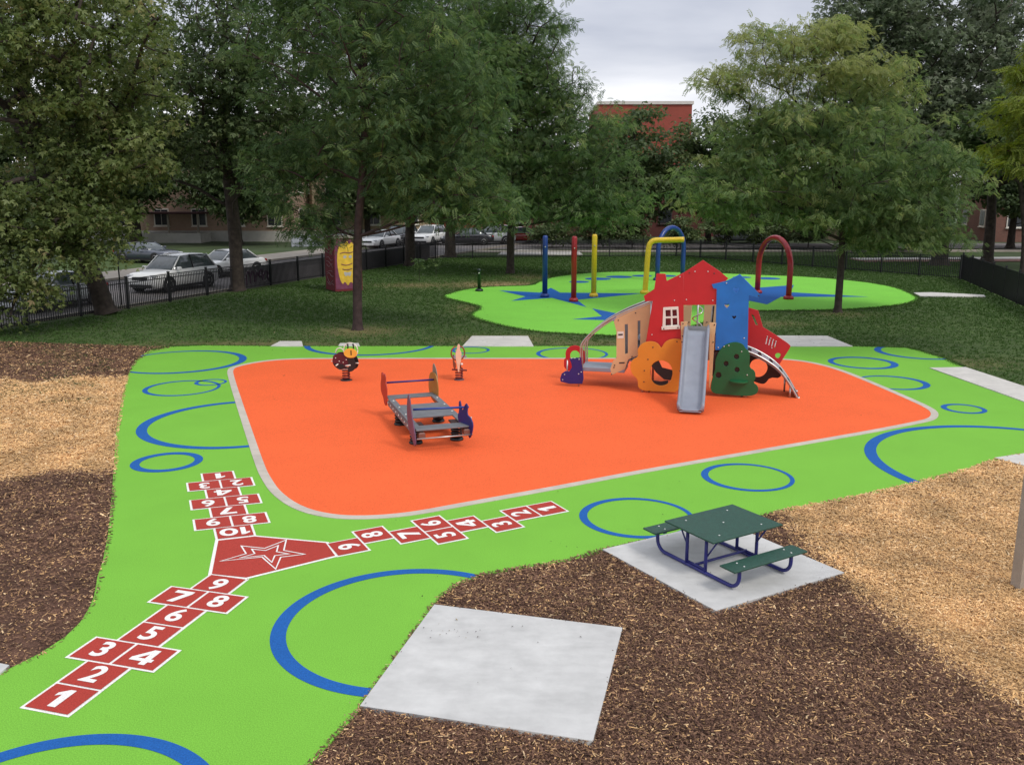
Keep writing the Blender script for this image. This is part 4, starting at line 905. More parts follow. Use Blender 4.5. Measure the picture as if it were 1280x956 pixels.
def slim_rider():
    p = G(573, 475); b = np.array(p)
    t = thing('spring_rider', 'slim cream spring rider seen end-on, with loop handles and grey seat', 'spring rider', p, 'spring riders at the back of the orange field')
    U = unit((1, 0.25, 0)); N = np.cross(U, Z); P = lambda u, v, d=0: b + U * u + Z * v - N * d
    m_c = mat('cream_panel', (0.70, 0.48, 0.33), 0.5, 0.08, 6); m_s = MATS['spring_red']
    MB().tube(helix(P(0.02, 0.03), 0.085, 0.27, 4.2), 0.02, 8).build('spring', m_s, t)
    MB().lathe(P(0.02, 0), [(0.13, 0), (0.13, 0.02), (0.1, 0.035), (0.05, 0.04)], 16).build('spring_foot', mat('foot_purple', (0.10, 0.05, 0.06), 0.6, 0.1, 6), t)
    panel('front_board', [chaikin([(0.0, 0.20), (0.03, 0.40), (0.07, 0.60), (0.075, 0.74), (0.03, 0.82), (0.045, 0.90), (0.01, 0.97), (-0.025, 0.90), (-0.03, 0.82), (-0.07, 0.74), (-0.065, 0.60), (-0.03, 0.40)], 2)], P(-0.03, 0, -0.20), U, 0.022, m_c, t)
    side = [(q[0] * 0.55, 0.30 + (q[1] - 0.32) * 0.62) for q in [(-0.26, 0.42), (-0.1, 0.34), (0.12, 0.32), (0.30, 0.44), (0.28, 0.60), (0.10, 0.56), (-0.06, 0.62), (-0.10, 0.84), (-0.22, 0.90), (-0.30, 0.74)]]
    for s in (-0.07, 0.07): panel('side_board', [chaikin(side, 2)], P(s - .03, 0, 0), -N * -1.0, 0.02, mat('brown_board', (0.20, 0.055, 0.03), 0.5, 0.15, 6), t)
    MB().box(P(0.06, 0.58, 0.14), (0.34, 0.22, 0.035), U, bev=0.01).build('seat', M_GREYP, t)
    for s in (-1, 1):
        MB().tube([P(-0.03 + s * (0.04 + 0.13 * math.sin(a)), 0.72 + 0.17 * math.cos(a), -0.14) for a in np.linspace(0.1, math.pi - 0.1, 12)], 0.019, 8).build('loop_handle', mat('handle_brown', (0.25, 0.07, 0.03), 0.45, 0.1, 6), t)
    MB().tube([P(-0.18, 0.30, -0.1), P(0.20, 0.26, -0.1)], 0.022, 8).build('foot_peg', MATS['spring_red'], t)
    MB().lathe(P(0.05, 0.45, -0.22), [(0.03, 0), (0.03, 0.02), (0.01, 0.03)], 10, N).build('hub_cap', M_WHITEP, t)
slim_rider()

# ================================================================== SPLASH PAD POSTS
def spray_post(px, py, top, m, label, r=0.118):
    b = G(px, py); D = b[1] * CP + CAM_H * SP
    t = thing('spray_post', label, 'spray post', b, 'straight spray posts on the splash pad')
    h = (py - top) / FPX * D * 1.015
    MB().lathe(b, [(r, 0), (r, h - 0.10), (r * 0.92, h - 0.04), (r * 0.6, h)], 18).build('pipe', m, t)
    MB().lathe(b, [(r * 1.7, 0.004), (r * 1.7, 0.10), (r * 1.35, 0.16), (r * 1.02, 0.17)], 18).build('base_flange', m, t)
    MB().lathe(b + np.array([0, -r * 0.95, h * 0.82]), [(0.03, 0), (0.03, 0.03), (0.015, 0.035)], 8, (0, -1, 0)).build('nozzle', M_STEEL, t)
spray_post(681, 371.5, 296.5, M_SPR_BLUE, 'straight blue spray post on the left blue star')
spray_post(717, 377, 297.5, M_SPR_RED, 'straight red spray post beside the blue star')
spray_post(742, 371, 295, M_SPR_YEL, 'straight yellow spray post right of the red one')
def bent_pipe(pts3, r, m, name, label, flange=(0, -1)):
    pts3 = [np.asarray(q, float) for q in pts3]
    t = thing(name, label, 'spray arch', pts3[0] * np.array([1, 1, 0]))
    MB().tube(pts3, r, 14).build('pipe', m, t)
    for i in flange:
        b = pts3[i] * np.array([1, 1, 0]); MB().lathe(b, [(r * 1.8, 0.004), (r * 1.8, 0.09), (r * 1.4, 0.15), (r * 1.02, 0.16)], 16).build('base_flange', m, t)
    return t
def wz(px, py, Y):      # point of the upright plane at distance Y
    q = on_plane(px, py, np.array([0, Y, 0]), np.array([0, 1.0, 0])); return q
yb = G(806, 367); Yb = yb[1]
pth = [yb, wz(807.5, 350, Yb), wz(810, 315, Yb), wz(811.5, 306, Yb), wz(815, 301.5, Yb), wz(821, 300.3, Yb), wz(840, 300, Yb), wz(855, 299.6, Yb)]
yt = bent_pipe(chaikin(pth, 1, False), 0.125, M_SPR_YEL, 'spray_pipe', 'yellow spray pipe bent over to the right above the playhouse roof', (0,))
def arch3(A, B, ztop, r, m, label, jets=True):
    A, B = np.asarray(A), np.asarray(B); c = (A + B) / 2; hw = np.linalg.norm(B - A) / 2; e = unit(B - A); pts = [A, A + Z * (ztop - hw) * 0.5]
    for a in np.linspace(math.pi, 0, 19): pts.append(c + e * hw * math.cos(a) + Z * (ztop - hw + hw * math.sin(a)))
    pts += [B + Z * (ztop - hw) * 0.5, B]
    t = bent_pipe(pts, r, m, 'spray_arch', label)
    if jets:
        for a in (60, 90, 120): 
            q = c + e * hw * math.cos(R(a)) + Z * (ztop - hw + (hw - r) * math.sin(R(a))); MB().lathe(q, [(0.035, 0), (0.035, -0.05), (0.02, -0.06)], 8).build('nozzle', M_STEEL, t)
arch3(G(821.5, 350.5), G(853, 347), 2.75, 0.125, M_SPR_BLUE, 'blue hoop-shaped spray arch behind the yellow pipe')
arch3(G(946.5, 366.5), G(985.5, 374), 2.62, 0.125, M_SPR_RED, 'red hoop-shaped spray arch right of the blue tower')
# valve bollard
b = G(599, 364)
t = thing('bollard', 'short dark green activation bollard at the left tip of the splash pad', 'bollard', b)
m_b = mat('bollard_green', (0.008, 0.022, 0.016), 0.4, 0.2, 8)
MB().lathe(b, [(0.085, 0), (0.085, 0.95), (0.095, 0.96), (0.095, 1.02), (0.05, 1.07), (0.01, 1.08)], 14).build('column', m_b, t)
MB().lathe(b, [(0.19, 0.003), (0.19, 0.08), (0.13, 0.12), (0.088, 0.13)], 14).build('base_flange', m_b, t)
MB().lathe(b + np.array([0.0, -0.08, 0.86]), [(0.04, 0), (0.04, 0.03), (0.02, 0.04)], 8, (0, -1, 0)).build('button', M_STEEL, t)

# ================================================================== FENCES
def fence(label, pts, H=1.22, gap=0.105, individual=0, post_gap=2.4, pw=0.026):
    pts = [np.asarray(p, float) for p in pts]
    t = thing('metal_fence', label, 'fence', (*pts[0], -0.03)); b = BASE[t]
    pm = MB().box((0, 0, H / 2), (0.024, 0.024, H - 0.10)).mesh('picket', M_BLACK)
    po = MB(); po.box((0, 0, H / 2 + 0.03), (0.075, 0.075, H + 0.06)); po.box((0, 0, H + 0.08), (0.095, 0.095, 0.04)); pom = po.mesh('post', M_BLACK)
    stuff = []; pk = []
    for a, c in zip(pts[:-1], pts[1:]):
        L = np.linalg.norm(c - a); e = (c - a) / L; ang = math.atan2(e[1], e[0]); n = max(1, round(L / post_gap))
        for k in range(n + (1 if c is pts[-1] else 0)):
            p = a + e * L * k / n; o = link('post', pom, t); o.location = (p[0] - b[0], p[1] - b[1], 0); o.rotation_euler = (0, 0, ang)
        for k in range(n):
            s, f = a + e * L * k / n, a + e * L * (k + 1) / n; m = (s + f) / 2
            for z in (0.12, H - 0.17, H - 0.02): MB().box((m[0], m[1], z - 0.03), (L / n - 0.06, 0.032, 0.035), (*e, 0)).build('rail', M_BLACK, t)
            q = int((L / n - 0.12) / gap)
            for i in range(q): pk.append((s + e * (0.06 + (L / n - 0.12) * (i + 0.5) / q), ang))
    if individual:
        pk.sort(key=lambda q: q[0][1]); first, rest = [q for q in pk if in_view(np.array([q[0]]), 1.02)[0]][:individual], None
        ids = {id(q) for q in first}; rest = [q for q in pk if id(q) not in ids]
        for p, ang in first:
            o = link('picket', pm, t); o.location = (p[0] - b[0], p[1] - b[1], 0); o.rotation_euler = (0, 0, ang)
    else: rest = pk
    if rest:
        g = MB()
        for p, ang in rest: g.box((p[0], p[1], H / 2 - 0.03), (pw, pw, H - 0.10), (math.cos(ang), math.sin(ang), 0))
        o = g.build('pickets', M_BLACK, t); o['kind'] = 'stuff'
FC, FE = np.array([12.0, 66.6]), np.array([24.3, 49.2])
fence('black picket fence between the lawn and the street at left', [FA - FD * 4, FB], individual=290)
fence('black picket fence across the far end of the lawn', [FB + np.array([0.12, 0]), FC, FE])
fence('black picket fence running down the right side of the lawn', [FE + np.array([0.05, -0.1]), np.array([20.3, 34.0]), np.array([18.2, 24.0])], H=1.35, gap=0.062, pw=0.038)
# low grey wall behind the left fence with a graffiti tag
wa, wb = FA + FD * 13.6 + FN * 0.26, FB + FN * 0.26 - FD * 0.5
wl = MB().box(((wa[0] + wb[0]) / 2, (wa[1] + wb[1]) / 2, 0.47), (np.linalg.norm(wb - wa), 0.12, 1.04), (*FD, 0)).build('low_wall', concrete('wall_concrete', (0.17, 0.155, 0.165)))
tag(wl, 'low grey concrete wall behind the black left fence', 'wall')
gt = thing('graffiti_tag', 'purple and white graffiti scrawl on the low grey wall behind the fence', 'graffiti', (*(wa + FD * 2.0), 0.4))
gp_ = lambda u, v: np.array([*(wa + FD * u - FN * 0.075), v])
for nm, m, strokes, r in (('purple_stroke', mat('graffiti_purple', (0.10, 0.045, 0.09), 0.8, 0.1, 6), [[(0.3, 0.15), (0.35, 0.75), (0.5, 0.82), (0.62, 0.6), (0.62, 0.2)], [(0.66, 0.55), (0.8, 0.8), (0.95, 0.7), (1.0, 0.25)], [(1.05, 0.3), (1.2, 0.8), (1.45, 0.35), (1.7, 0.75), (1.5, 0.85), (1.35, 0.55)], [(1.6, 0.3), (1.9, 0.75), (2.15, 0.6), (1.95, 0.4), (2.2, 0.25)]], 0.05),
                          ('white_stroke', mat('graffiti_white', (0.45, 0.40, 0.43), 0.8, 0.1, 6), [[(0.2, 0.5), (0.42, 0.9), (0.7, 0.78)], [(1.1, 0.85), (1.5, 0.5), (1.75, 0.62)], [(1.75, 0.2), (2.1, 0.35), (2.3, 0.7)]], 0.02)):
    for s in strokes: MB().tube([gp_(*q) for q in chaikin(s, 2, False)], r, 6).build(nm, m, gt)

# graffiti pillar (painted brick pier)
gc = G(425, 364.5)
pil = thing('painted_pillar', 'square brick pillar with maroon sides and a yellow painted face of graffiti', 'pillar', gc)
pu_ = unit((1, 0.58, 0)); ps = 1.36
pd = np.cross(Z, pu_)
B_ = G(419.5, 364.5) + pu_ * ps / 2 + pd * ps / 2
MB().box(B_ + Z * 1.24, (ps, ps, 2.5), pu_).build('shaft', brick_mat('maroon_brick', (0.22, 0.022, 0.030), (0.18, 0.02, 0.03), (0.12, 0.03, 0.035)), pil)
MB().box(B_ + Z * 2.53, (ps + 0.1, ps + 0.1, 0.09), pu_).build('cap', M_WALK, pil)
fo = B_ - pd * (ps / 2 + 0.006) - pu_ * 0.1       # camera-right face
def pface(nm, pts, m, lift, par=pil, smooth=2): return panel(nm, [chaikin(pts, smooth)] if smooth else [pts], fo - pd * lift, pu_, 0.004, m, par, bev=0)
m_gy_ = mat('paint_yellow', (0.80, 0.52, 0.05), 0.8, 0.15, 5); m_gw = mat('paint_white', (0.50, 0.48, 0.45), 0.8, 0.1, 5); m_gpu = mat('paint_purple', (0.20, 0.05, 0.10), 0.8, 0.2, 4)
pface('purple_ground', [(-0.55, 0.1), (0.75, 0.1), (0.75, 2.42), (-0.55, 2.42)], m_gpu, 0.0, smooth=0)
pface('yellow_shape', [(-0.36, 0.62), (-0.22, 0.30), (-0.10, 0.48), (0.05, 0.22), (0.18, 0.46), (0.34, 0.30), (0.42, 0.9), (0.52, 1.4), (0.44, 2.05), (0.30, 2.34), (0.18, 2.16), (0.06, 2.40), (-0.08, 2.18), (-0.26, 2.30), (-0.42, 1.9), (-0.46, 1.3)], m_gy_, 0.006, smooth=1)
pface('white_patch', [(-0.18, 1.62), (-0.02, 1.72), (0.04, 1.6), (-0.08, 1.52)], m_gw, 0.012); pface('white_patch', [(0.10, 1.62), (0.22, 1.72), (0.32, 1.6), (0.2, 1.52)], m_gw, 0.012)
pface('white_patch', [(-0.16, 0.95), (0.05, 0.86), (0.26, 0.95), (0.18, 0.66), (0.05, 0.76), (-0.08, 0.66)], m_gw, 0.012)
for s in ([(-0.25, 1.28), (0.0, 1.20), (0.3, 1.30)], [(-0.2, 1.05), (0.05, 0.98), (0.28, 1.06)], [(-0.3, 1.78), (-0.05, 1.84), (0.1, 1.78), (0.35, 1.84)]):
    MB().tube([fo - pd * 0.014 + pu_ * a + Z * c for a, c in chaikin(s, 2, False)], 0.018, 6).build('dark_line', m_gpu, pil)
fl = B_ - pu_ * (ps / 2 + 0.004)
rs = random.Random(3)
for k in range(9):
    z0 = 0.3 + k * 0.2; s = [(-0.5 + rs.uniform(0, .2), z0), (-0.2, z0 + rs.uniform(-.1, .22)), (0.1, z0 + rs.uniform(-.2, .15)), (0.45, z0 + rs.uniform(-.1, .2))]
    MB().tube([fl + pd * a + Z * c for a, c in chaikin(s, 2, False)], 0.012, 5).build('pale_scrawl', mat('scrawl', (0.30, 0.20, 0.22), 0.8, 0.1, 5), pil)

# sign on a pole by the fence
sp_ = G(181, 383); sp_ = np.array([*(FA + FD * 6.0 + FN * 0.5), 0]); sp_ = np.array([sp_[0], sp_[1], -0.02])
sg = thing('street_sign', 'pale parking sign seen from behind on a thin dark pole behind the fence', 'street sign', sp_)
MB().tube([sp_, sp_ + Z * 3.55], 0.03, 8).build('pole', M_BLACK, sg)
MB().box(sp_ + Z * 3.25, (0.42, 0.012, 0.62), (1, 0.25, 0)).build('sign_plate', mat('sign_back', (0.34, 0.36, 0.34), 0.5, 0.1, 6), sg)
MB().box(sp_ + Z * 2.88, (0.22, 0.10, 0.10), (1, 0.25, 0)).build('bracket', M_BLACK, sg)

# ================================================================== CARS
def loft(stations, sec_fn, m, name, parent, smooth=True):
    V = []; n = None
    for s in stations:
        pts = sec_fn(s); n = len(pts); V += [(s[0], y, z) for y, z in pts]
    F = [(i * n + j, i * n + j + 1, (i + 1) * n + j + 1, (i + 1) * n + j) for i in range(len(stations) - 1) for j in range(n - 1)]
    F += [tuple(range(n))[::-1], tuple((len(stations) - 1) * n + j for j in range(n))]
    b = MB().add(V, F, smooth); me = b.mesh(name, m)
    o = link(name, me, parent); return o
def make_car(label, kind, paint, loc, head, group='cars parked along the streets', far=False):
    t = thing('parked_car', label, 'car', (0, 0, 0), group)
    if kind == 'suv': L, W, H, belt, hood, wr = 4.6, 0.93, 1.70, 1.04, 1.00, 0.36; gh = [(1.02, 0.03), (0.30, 0.60), (-0.5, 0.655), (-1.65, 0.60), (-2.12, 0.06)]
    elif kind == 'coupe': L, W, H, belt, hood, wr = 4.5, 0.92, 1.36, 0.90, 0.84, 0.33; gh = [(0.75, 0.02), (0.0, 0.42), (-0.5, 0.455), (-0.95, 0.42), (-1.75, 0.04)]
    else: L, W, H, belt, hood, wr = 4.65, 0.91, 1.46, 0.93, 0.86, 0.33; gh = [(0.95, 0.02), (0.20, 0.48), (-0.4, 0.52), (-1.0, 0.49), (-1.70, 0.06)]
    h = L / 2
    st = [(h, 0.42, hood - 0.32, W * 0.72), (h - 0.06, 0.30, hood - 0.20, W * 0.84), (h - 0.22, 0.24, hood - 0.09, W * 0.95), (h - 0.60, 0.22, hood - 0.04, W), (h - 1.05, 0.22, hood, W), (gh[0][0] + 0.05, 0.22, belt - 0.02, W),
          (0, 0.22, belt, W), (-1.0, 0.22, belt + 0.01, W), (gh[-1][0] - 0.04, 0.23, belt, W * 0.985), (-h + 0.28, 0.26, belt - 0.02 if kind == 'suv' else belt - 0.01, W * 0.95), (-h + 0.06, 0.32, belt - 0.08, W * 0.87), (-h, 0.45, belt - 0.24, W * 0.78)]
    def sec(s):
        x, zb, zt, w = s; zm = zb + (zt - zb) * 0.52
        hf = [(w * 0.80, zb), (w * 0.97, zb + 0.08), (w, zm), (w * 0.985, zm + (zt - zm) * 0.55), (w * 0.93, zt - 0.03), (w * 0.84, zt), (w * 0.45, zt + 0.018)]
        return [(-y, z) for y, z in hf] + [(0, zt + 0.024)] + [(y, z) for y, z in hf[::-1]] + [(-w * 0.80, zb)]
    body = loft(st, sec, paint, 'body', t)
    # greenhouse (glass) and painted roof
    g = MATS['car_glass']
    gs = [(x, belt + z0) for x, z0 in gh]
    def gsec(s):
        x, zt = s; k = (zt - belt) / max(q[1] for q in gh); wb = W * 0.86; wt = W * (0.86 - 0.17 * k)
        return [(-wb, belt - 0.03), (-wt, zt - 0.01), (-wt * 0.8, zt), (0, zt + 0.012), (wt * 0.8, zt), (wt, zt - 0.01), (wb, belt - 0.03)]
    loft(gs, gsec, g, 'windows', t)
    rt = gh[1:4]; V = []; F = []
    rx = [rt[0][0] + 0.04, rt[0][0] - 0.25, rt[1][0], rt[2][0] + 0.2, rt[2][0] - 0.05]
    for x in rx:
        zt = belt + float(np.interp(-x, [-q[0] for q in gh], [q[1] for q in gh])) + 0.016; wt = W * 0.705
        V += [(x, -wt, zt - 0.035), (x, -wt * 0.9, zt - 0.002), (x, 0, zt + 0.02), (x, wt * 0.9, zt - 0.002), (x, wt, zt - 0.035)]
    F = [(i * 5 + j, i * 5 + j + 1, i * 5 + 6 + j, i * 5 + 5 + j) for i in range(4) for j in range(4)]
    roof = link('roof', MB().add(V, F, True).mesh('roof', M_BLACKP if kind == 'coupe' else paint), t)
    for s in (-1, 1):
        for (x0, x1) in ((gh[0][0], gh[1][0]), (-0.45, -0.40), (gh[-1][0], gh[-2][0])):
            z1 = belt + float(np.interp(-x1, [-q[0] for q in gh], [q[1] for q in gh])); 
            link('pillar', MB().tube([(x0, s * W * 0.865, belt - 0.02), (x1, s * W * 0.70, z1 - 0.01)], 0.035, 6).mesh('pillar', paint if x0 != -0.45 else M_BLACKP), t)
        link('side_mirror', MB().box((gh[0][0] - 0.22, s * (W + 0.10), belt + 0.06), (0.12, 0.20, 0.14), bev=0.03).mesh('side_mirror', paint), t)
        link('headlight', MB().box((h - 0.20, s * W * 0.70, hood - 0.20), (0.30, 0.36, 0.14), (1, s * -0.25, 0), bev=0.04).mesh('headlight', MATS['lamp_glass']), t)
        link('tail_light', MB().box((-h + 0.12, s * W * 0.72, belt - 0.16), (0.20, 0.30, 0.15), bev=0.03).mesh('tail_light', MATS['tail_red']), t)
        link('sill', MB().box((0, s * (W - 0.01), 0.25), (L * 0.58, 0.05, 0.12)).mesh('sill', M_BLACKP), t)
        for x in (0.28, -0.72): link('door_handle', MB().box((x, s * (W + 0.005), belt - 0.14), (0.18, 0.03, 0.03)).mesh('door_handle', paint), t)
    link('grille', MB().box((h - 0.02, 0, hood - 0.30), (0.08, W * 0.95, 0.15), bev=0.02).mesh('grille', M_BLACKP), t)
    link('bumper', MB().box((h - 0.03, 0, 0.36), (0.10, W * 1.35, 0.16), bev=0.03).mesh('bumper', M_BLACKP if kind == 'suv' else paint), t)
    link('licence_plate', MB().box((-h - 0.005, 0, 0.62), (0.02, 0.34, 0.14)).mesh('licence_plate', M_WHITEP), t)
    for x in (h - 0.88, -h + 0.92):
        for s in (-1, 1):
            wq = link('wheel', MB().lathe((x, s * (W - 0.10), wr), [(wr * 0.62, -0.10), (wr, -0.09), (wr * 1.0, 0.075), (wr * 0.93, 0.11), (wr * 0.68, 0.112)], 20, (0, s, 0)).mesh('wheel', MATS['tyre']), t)
            link('rim', MB().lathe((x, s * (W - 0.10), wr), [(wr * 0.66, 0.05), (wr * 0.66, 0.114), (wr * 0.2, 0.10), (wr * 0.12, 0.118)], 10, (0, s, 0)).mesh('rim', M_STEEL), wq)
            link('wheel_arch', MB().lathe((x, s * (W - 0.16), wr + 0.02), [(wr * 1.16, 0.10), (wr * 1.16, 0.168), (wr * 1.0, 0.17)], 20, (0, s, 0)).mesh('wheel_arch', M_BLACKP), t)
    t.location = (loc[0], loc[1], -0.012); t.rotation_euler = (0, 0, math.atan2(head[1], head[0]))
    return t
glass('car_glass', (0.07, 0.085, 0.09)); mat('lamp_glass', (0.45, 0.46, 0.48), 0.15, 0.1, 20); mat('tail_red', (0.25, 0.01, 0.01), 0.2, 0.1, 20); mat('tyre', (0.015, 0.015, 0.016), 0.85, 0.2, 20)
P_WHITE = mat('paint_car_white', (0.82, 0.82, 0.80), 0.25, 0.02, 3, coat=0.6); P_GREY = mat('paint_car_slate', (0.07, 0.08, 0.105), 0.25, 0.05, 3, coat=0.6)
P_SILV = mat('paint_car_silver', (0.42, 0.44, 0.45), 0.25, 0.04, 3, coat=0.6); P_DARK = mat('paint_car_black', (0.02, 0.02, 0.024), 0.25, 0.05, 3, coat=0.6); P_RED2 = mat('paint_car_red', (0.25, 0.02, 0.015), 0.25, 0.05, 3, coat=0.6)
hd = (-FD[0], -FD[1])
make_car('white SUV parked nearest along the left fence', 'suv', P_WHITE, G2((219, 361)), hd)
make_car('white sedan parked behind the white SUV', 'sedan', P_WHITE, G2((284, 344)), (-0.52, -0.85))
make_car('slate coupe with a black roof across the street from the white SUV', 'coupe', P_GREY, G2((186, 327.5)), (0.93, -0.36))
make_car('silver car half hidden by the big maple trunk at far left', 'sedan', P_SILV, G2((66, 384)), hd)
make_car('white hatchback parked far down the left street, just past the thin tree', 'sedan', P_WHITE, G2((476, 309)), hd)
make_car('black SUV parked behind the far white hatchback', 'suv', P_DARK, G2((500, 306)), hd)
make_car('white van-like SUV parked right of the far tree trunk', 'suv', P_WHITE, G2((537, 305.5)), (-0.3, -0.95))
make_car('black car parked behind the far fence by the pale slab', 'sedan', P_DARK, G2((584, 306)), (-0.98, -0.1))
make_car('silver car parked behind the far fence, second from the corner', 'suv', P_SILV, G2((612, 305)), (-0.98, -0.1))
make_car('dark red car parked behind the far fence left of the blue post', 'sedan', P_RED2, G2((648, 304)), (-0.98, -0.1))
make_car('white car showing under the young tree behind the far fence', 'sedan', P_WHITE, G2((1092, 305.5)), (-0.98, -0.05))
make_car('silver car far behind the red spray arch', 'sedan', P_SILV, G2((925, 303)), (-0.98, -0.05))

# ================================================================== BUILDINGS
def building(label, corner, ex, L, D, H, wall, rows, cols, sill=1.4, wh=1.5, ww=1.3, base=None, cap=None, name='building', floor=3.1, trim=M_WHITEP, side=3):
    """corner = front left corner on the ground, ex = direction of the front"""
    ex = unit((*ex, 0)); ey = np.cross(Z, ex); c0 = np.array([*corner, -0.06])
    t = thing(name, label, 'building', c0)
    mid = c0 + ex * L / 2 + ey * D / 2
    MB().box(mid + Z * H / 2, (L, D, H), ex).build('wall', wall, t)
    MB().box(mid + Z * (H + 0.12), (L + 0.3, D + 0.3, 0.32), ex).build('coping', cap or M_WALK, t)
    if base: MB().box(mid + Z * base[0] / 2, (L + 0.12, D + 0.12, base[0]), ex).build('foundation', base[1], t)
    gl = MATS['building_glass']; rows = list(range(rows)) if isinstance(rows, int) else rows
    def win(org, e, n, u, z):
        w = MB(); c = org + e * u + Z * (z + wh / 2); nn = -n
        fr = MB().box(c - n * 0.02 + n * 0.0, (ww + 0.16, 0.10, wh + 0.16), e).build('window', trim, t)
        for q in (-1, 1): MB().box(c + nn * 0.072 + e * q * ww / 4, (ww / 2 - 0.06, 0.03, wh - 0.08), e).build('pane', gl, fr)
        MB().box(c + nn * 0.07 - Z * (wh / 2 + 0.10), (ww + 0.3, 0.16, 0.08), e).build('sill', trim, fr)
    for r in rows:
        for k in range(cols): win(c0, ex, ey, L * (k + 0.5) / cols, sill + r * floor)
        for k in range(side):
            win(c0 + ex * L + ey * D, -ey, -ex, D * (k + 0.5) / side, sill + r * floor)
            win(c0, ey * 1.0, ex, D * (k + 0.5) / side, sill + r * floor)
    return t, c0, ex, ey
mat('building_glass', (0.03, 0.034, 0.04), 0.25, 0.2, 1)
bk_pink = brick_mat('pinkish_brick', (0.46, 0.30, 0.21), (0.40, 0.25, 0.175), (0.36, 0.32, 0.27)); bk_tan = brick_mat('tan_brick', (0.42, 0.31, 0.19), (0.36, 0.26, 0.15), (0.36, 0.31, 0.24))
bk_red = brick_mat('red_brick', (0.36, 0.065, 0.042), (0.31, 0.06, 0.04), (0.28, 0.10, 0.07)); bk_brown = brick_mat('brown_brick', (0.24, 0.10, 0.07), (0.19, 0.08, 0.06), (0.2, 0.15, 0.12))
WHITE_FND = mat('white_foundation', (0.52, 0.50, 0.46), 0.8, 0.1, 2)
t, c0, ex, ey = building('brick apartment house with white foundation beyond the left street', (-46.0, 88.0), (1, -0.06), 25.5, 14, 11, bk_pink, 3, 7, base=(1.0, WHITE_FND), sill=1.5)
po_ = c0 + ex * 14.5
MB().box(po_ - ey * 1.4 + Z * 2.7, (6.0, 2.8, 0.16), ex).build('porch_roof', mat('porch_maroon', (0.08, 0.03, 0.035), 0.7, 0.1, 4), t)
for k in range(3): MB().box(po_ - ey * 2.6 + ex * (-2.8 + 2.8 * k) + Z * 1.35, (0.14, 0.14, 2.7), ex).build('porch_post', M_WALK, t)
MB().box(po_ - ey * 1.4 + Z * 0.45, (6.0, 2.6, 0.9), ex).build('porch_floor', WHITE_FND, t)
building('tan brick house end standing right of the pinkish apartment house', (-19.5, 90.0), (0.92, 0.38), 12, 12, 11, bk_tan, 3, 3, base=(0.9, WHITE_FND))
building('brownish brick house at the far left behind the big maple', (-62.0, 66.0), (0.75, -0.65), 17, 12, 9, bk_pink, 3, 4, base=(0.8, WHITE_FND))
building('tall red brick building with pale coping showing above the trees', (9.2, 100.0), (1, -0.02), 9.9, 16, 13.7, bk_red, [0, 1], 3, cap=mat('pale_coping', (0.62, 0.58, 0.53), 0.7, 0.05, 2))
building('long dark red brick building low behind the far fence', (1.0, 96.0), (1, 0.0), 40, 3.5, 6.5, brick_mat('dark_brick', (0.13, 0.03, 0.025), (0.10, 0.025, 0.02), (0.1, 0.05, 0.045)), [0], 4, side=1, trim=mat('dark_trim', (0.06, 0.04, 0.04), 0.7, 0.1, 4))
building('small orange-red brick house far down the left street', (-14.0, 118.0), (1, 0.1), 14, 10, 9, bk_red, 3, 4)
building('tan stone house glimpsed behind the right-hand trees', (31.0, 86.0), (1, -0.1), 9, 10, 10, bk_tan, 3, 4, side=2)
building('red brick house behind the fence at the far right edge', (45.0, 86.0), (1, -0.15), 20, 10, 10, bk_brown, 3, 5, side=2)
lw = MB().box((-15.8, 80.0, 0.45), (7, 0.2, 1.0), (0.9, 0.43, 0)).build('garden_wall', mat('whitish_wall', (0.40, 0.42, 0.46), 0.8, 0.08, 2)); tag(lw, 'low whitish garden wall in front of the tan brick house', 'wall')

# ================================================================== TREES
LEAF_T = {}
def tmpl(kind):
    """leaf template: points (along, across, up), faces as quads (or tris)"""
    if kind == 'maple':
        P = [(0, 0, 0)]
        F = []
        for a, l, w in ((0, 1.1, 0.20), (50, 0.85, 0.17), (-50, 0.85, 0.17)):
            ca, sa = math.cos(R(a)), math.sin(R(a)); b = len(P)
            for (x, y) in ((l * .45, -w), (l, 0), (l * .45, w)): P.append((x * ca - y * sa, x * sa + y * ca, -0.18 * x * x))
            F.append((0, b, b + 1, b + 2))
        return np.array(P), np.array(F)
    if kind == 'locust':
        P = []; F = []
        for i in range(5):
            x = 0.12 + 0.19 * i; d = -0.42 * x * x; l = 0.34 * (1 - 0.10 * abs(i - 1.5))
            for s in (-1, 1):
                b = len(P); P += [(x - 0.06, 0.01 * s, d), (x + 0.15, s * l * 0.45, d - 0.02), (x + 0.22, s * l, d - 0.10), (x + 0.02, s * l * 0.6, d + 0.02)]; F.append((b, b + 1, b + 2, b + 3))
        return np.array(P), np.array(F)
    P = [(0, 0, 0), (0.45, -0.30, 0.03), (1.0, 0, -0.22), (0.45, 0.30, 0.03)]
    return np.array(P), np.array([(0, 1, 2, 3)])
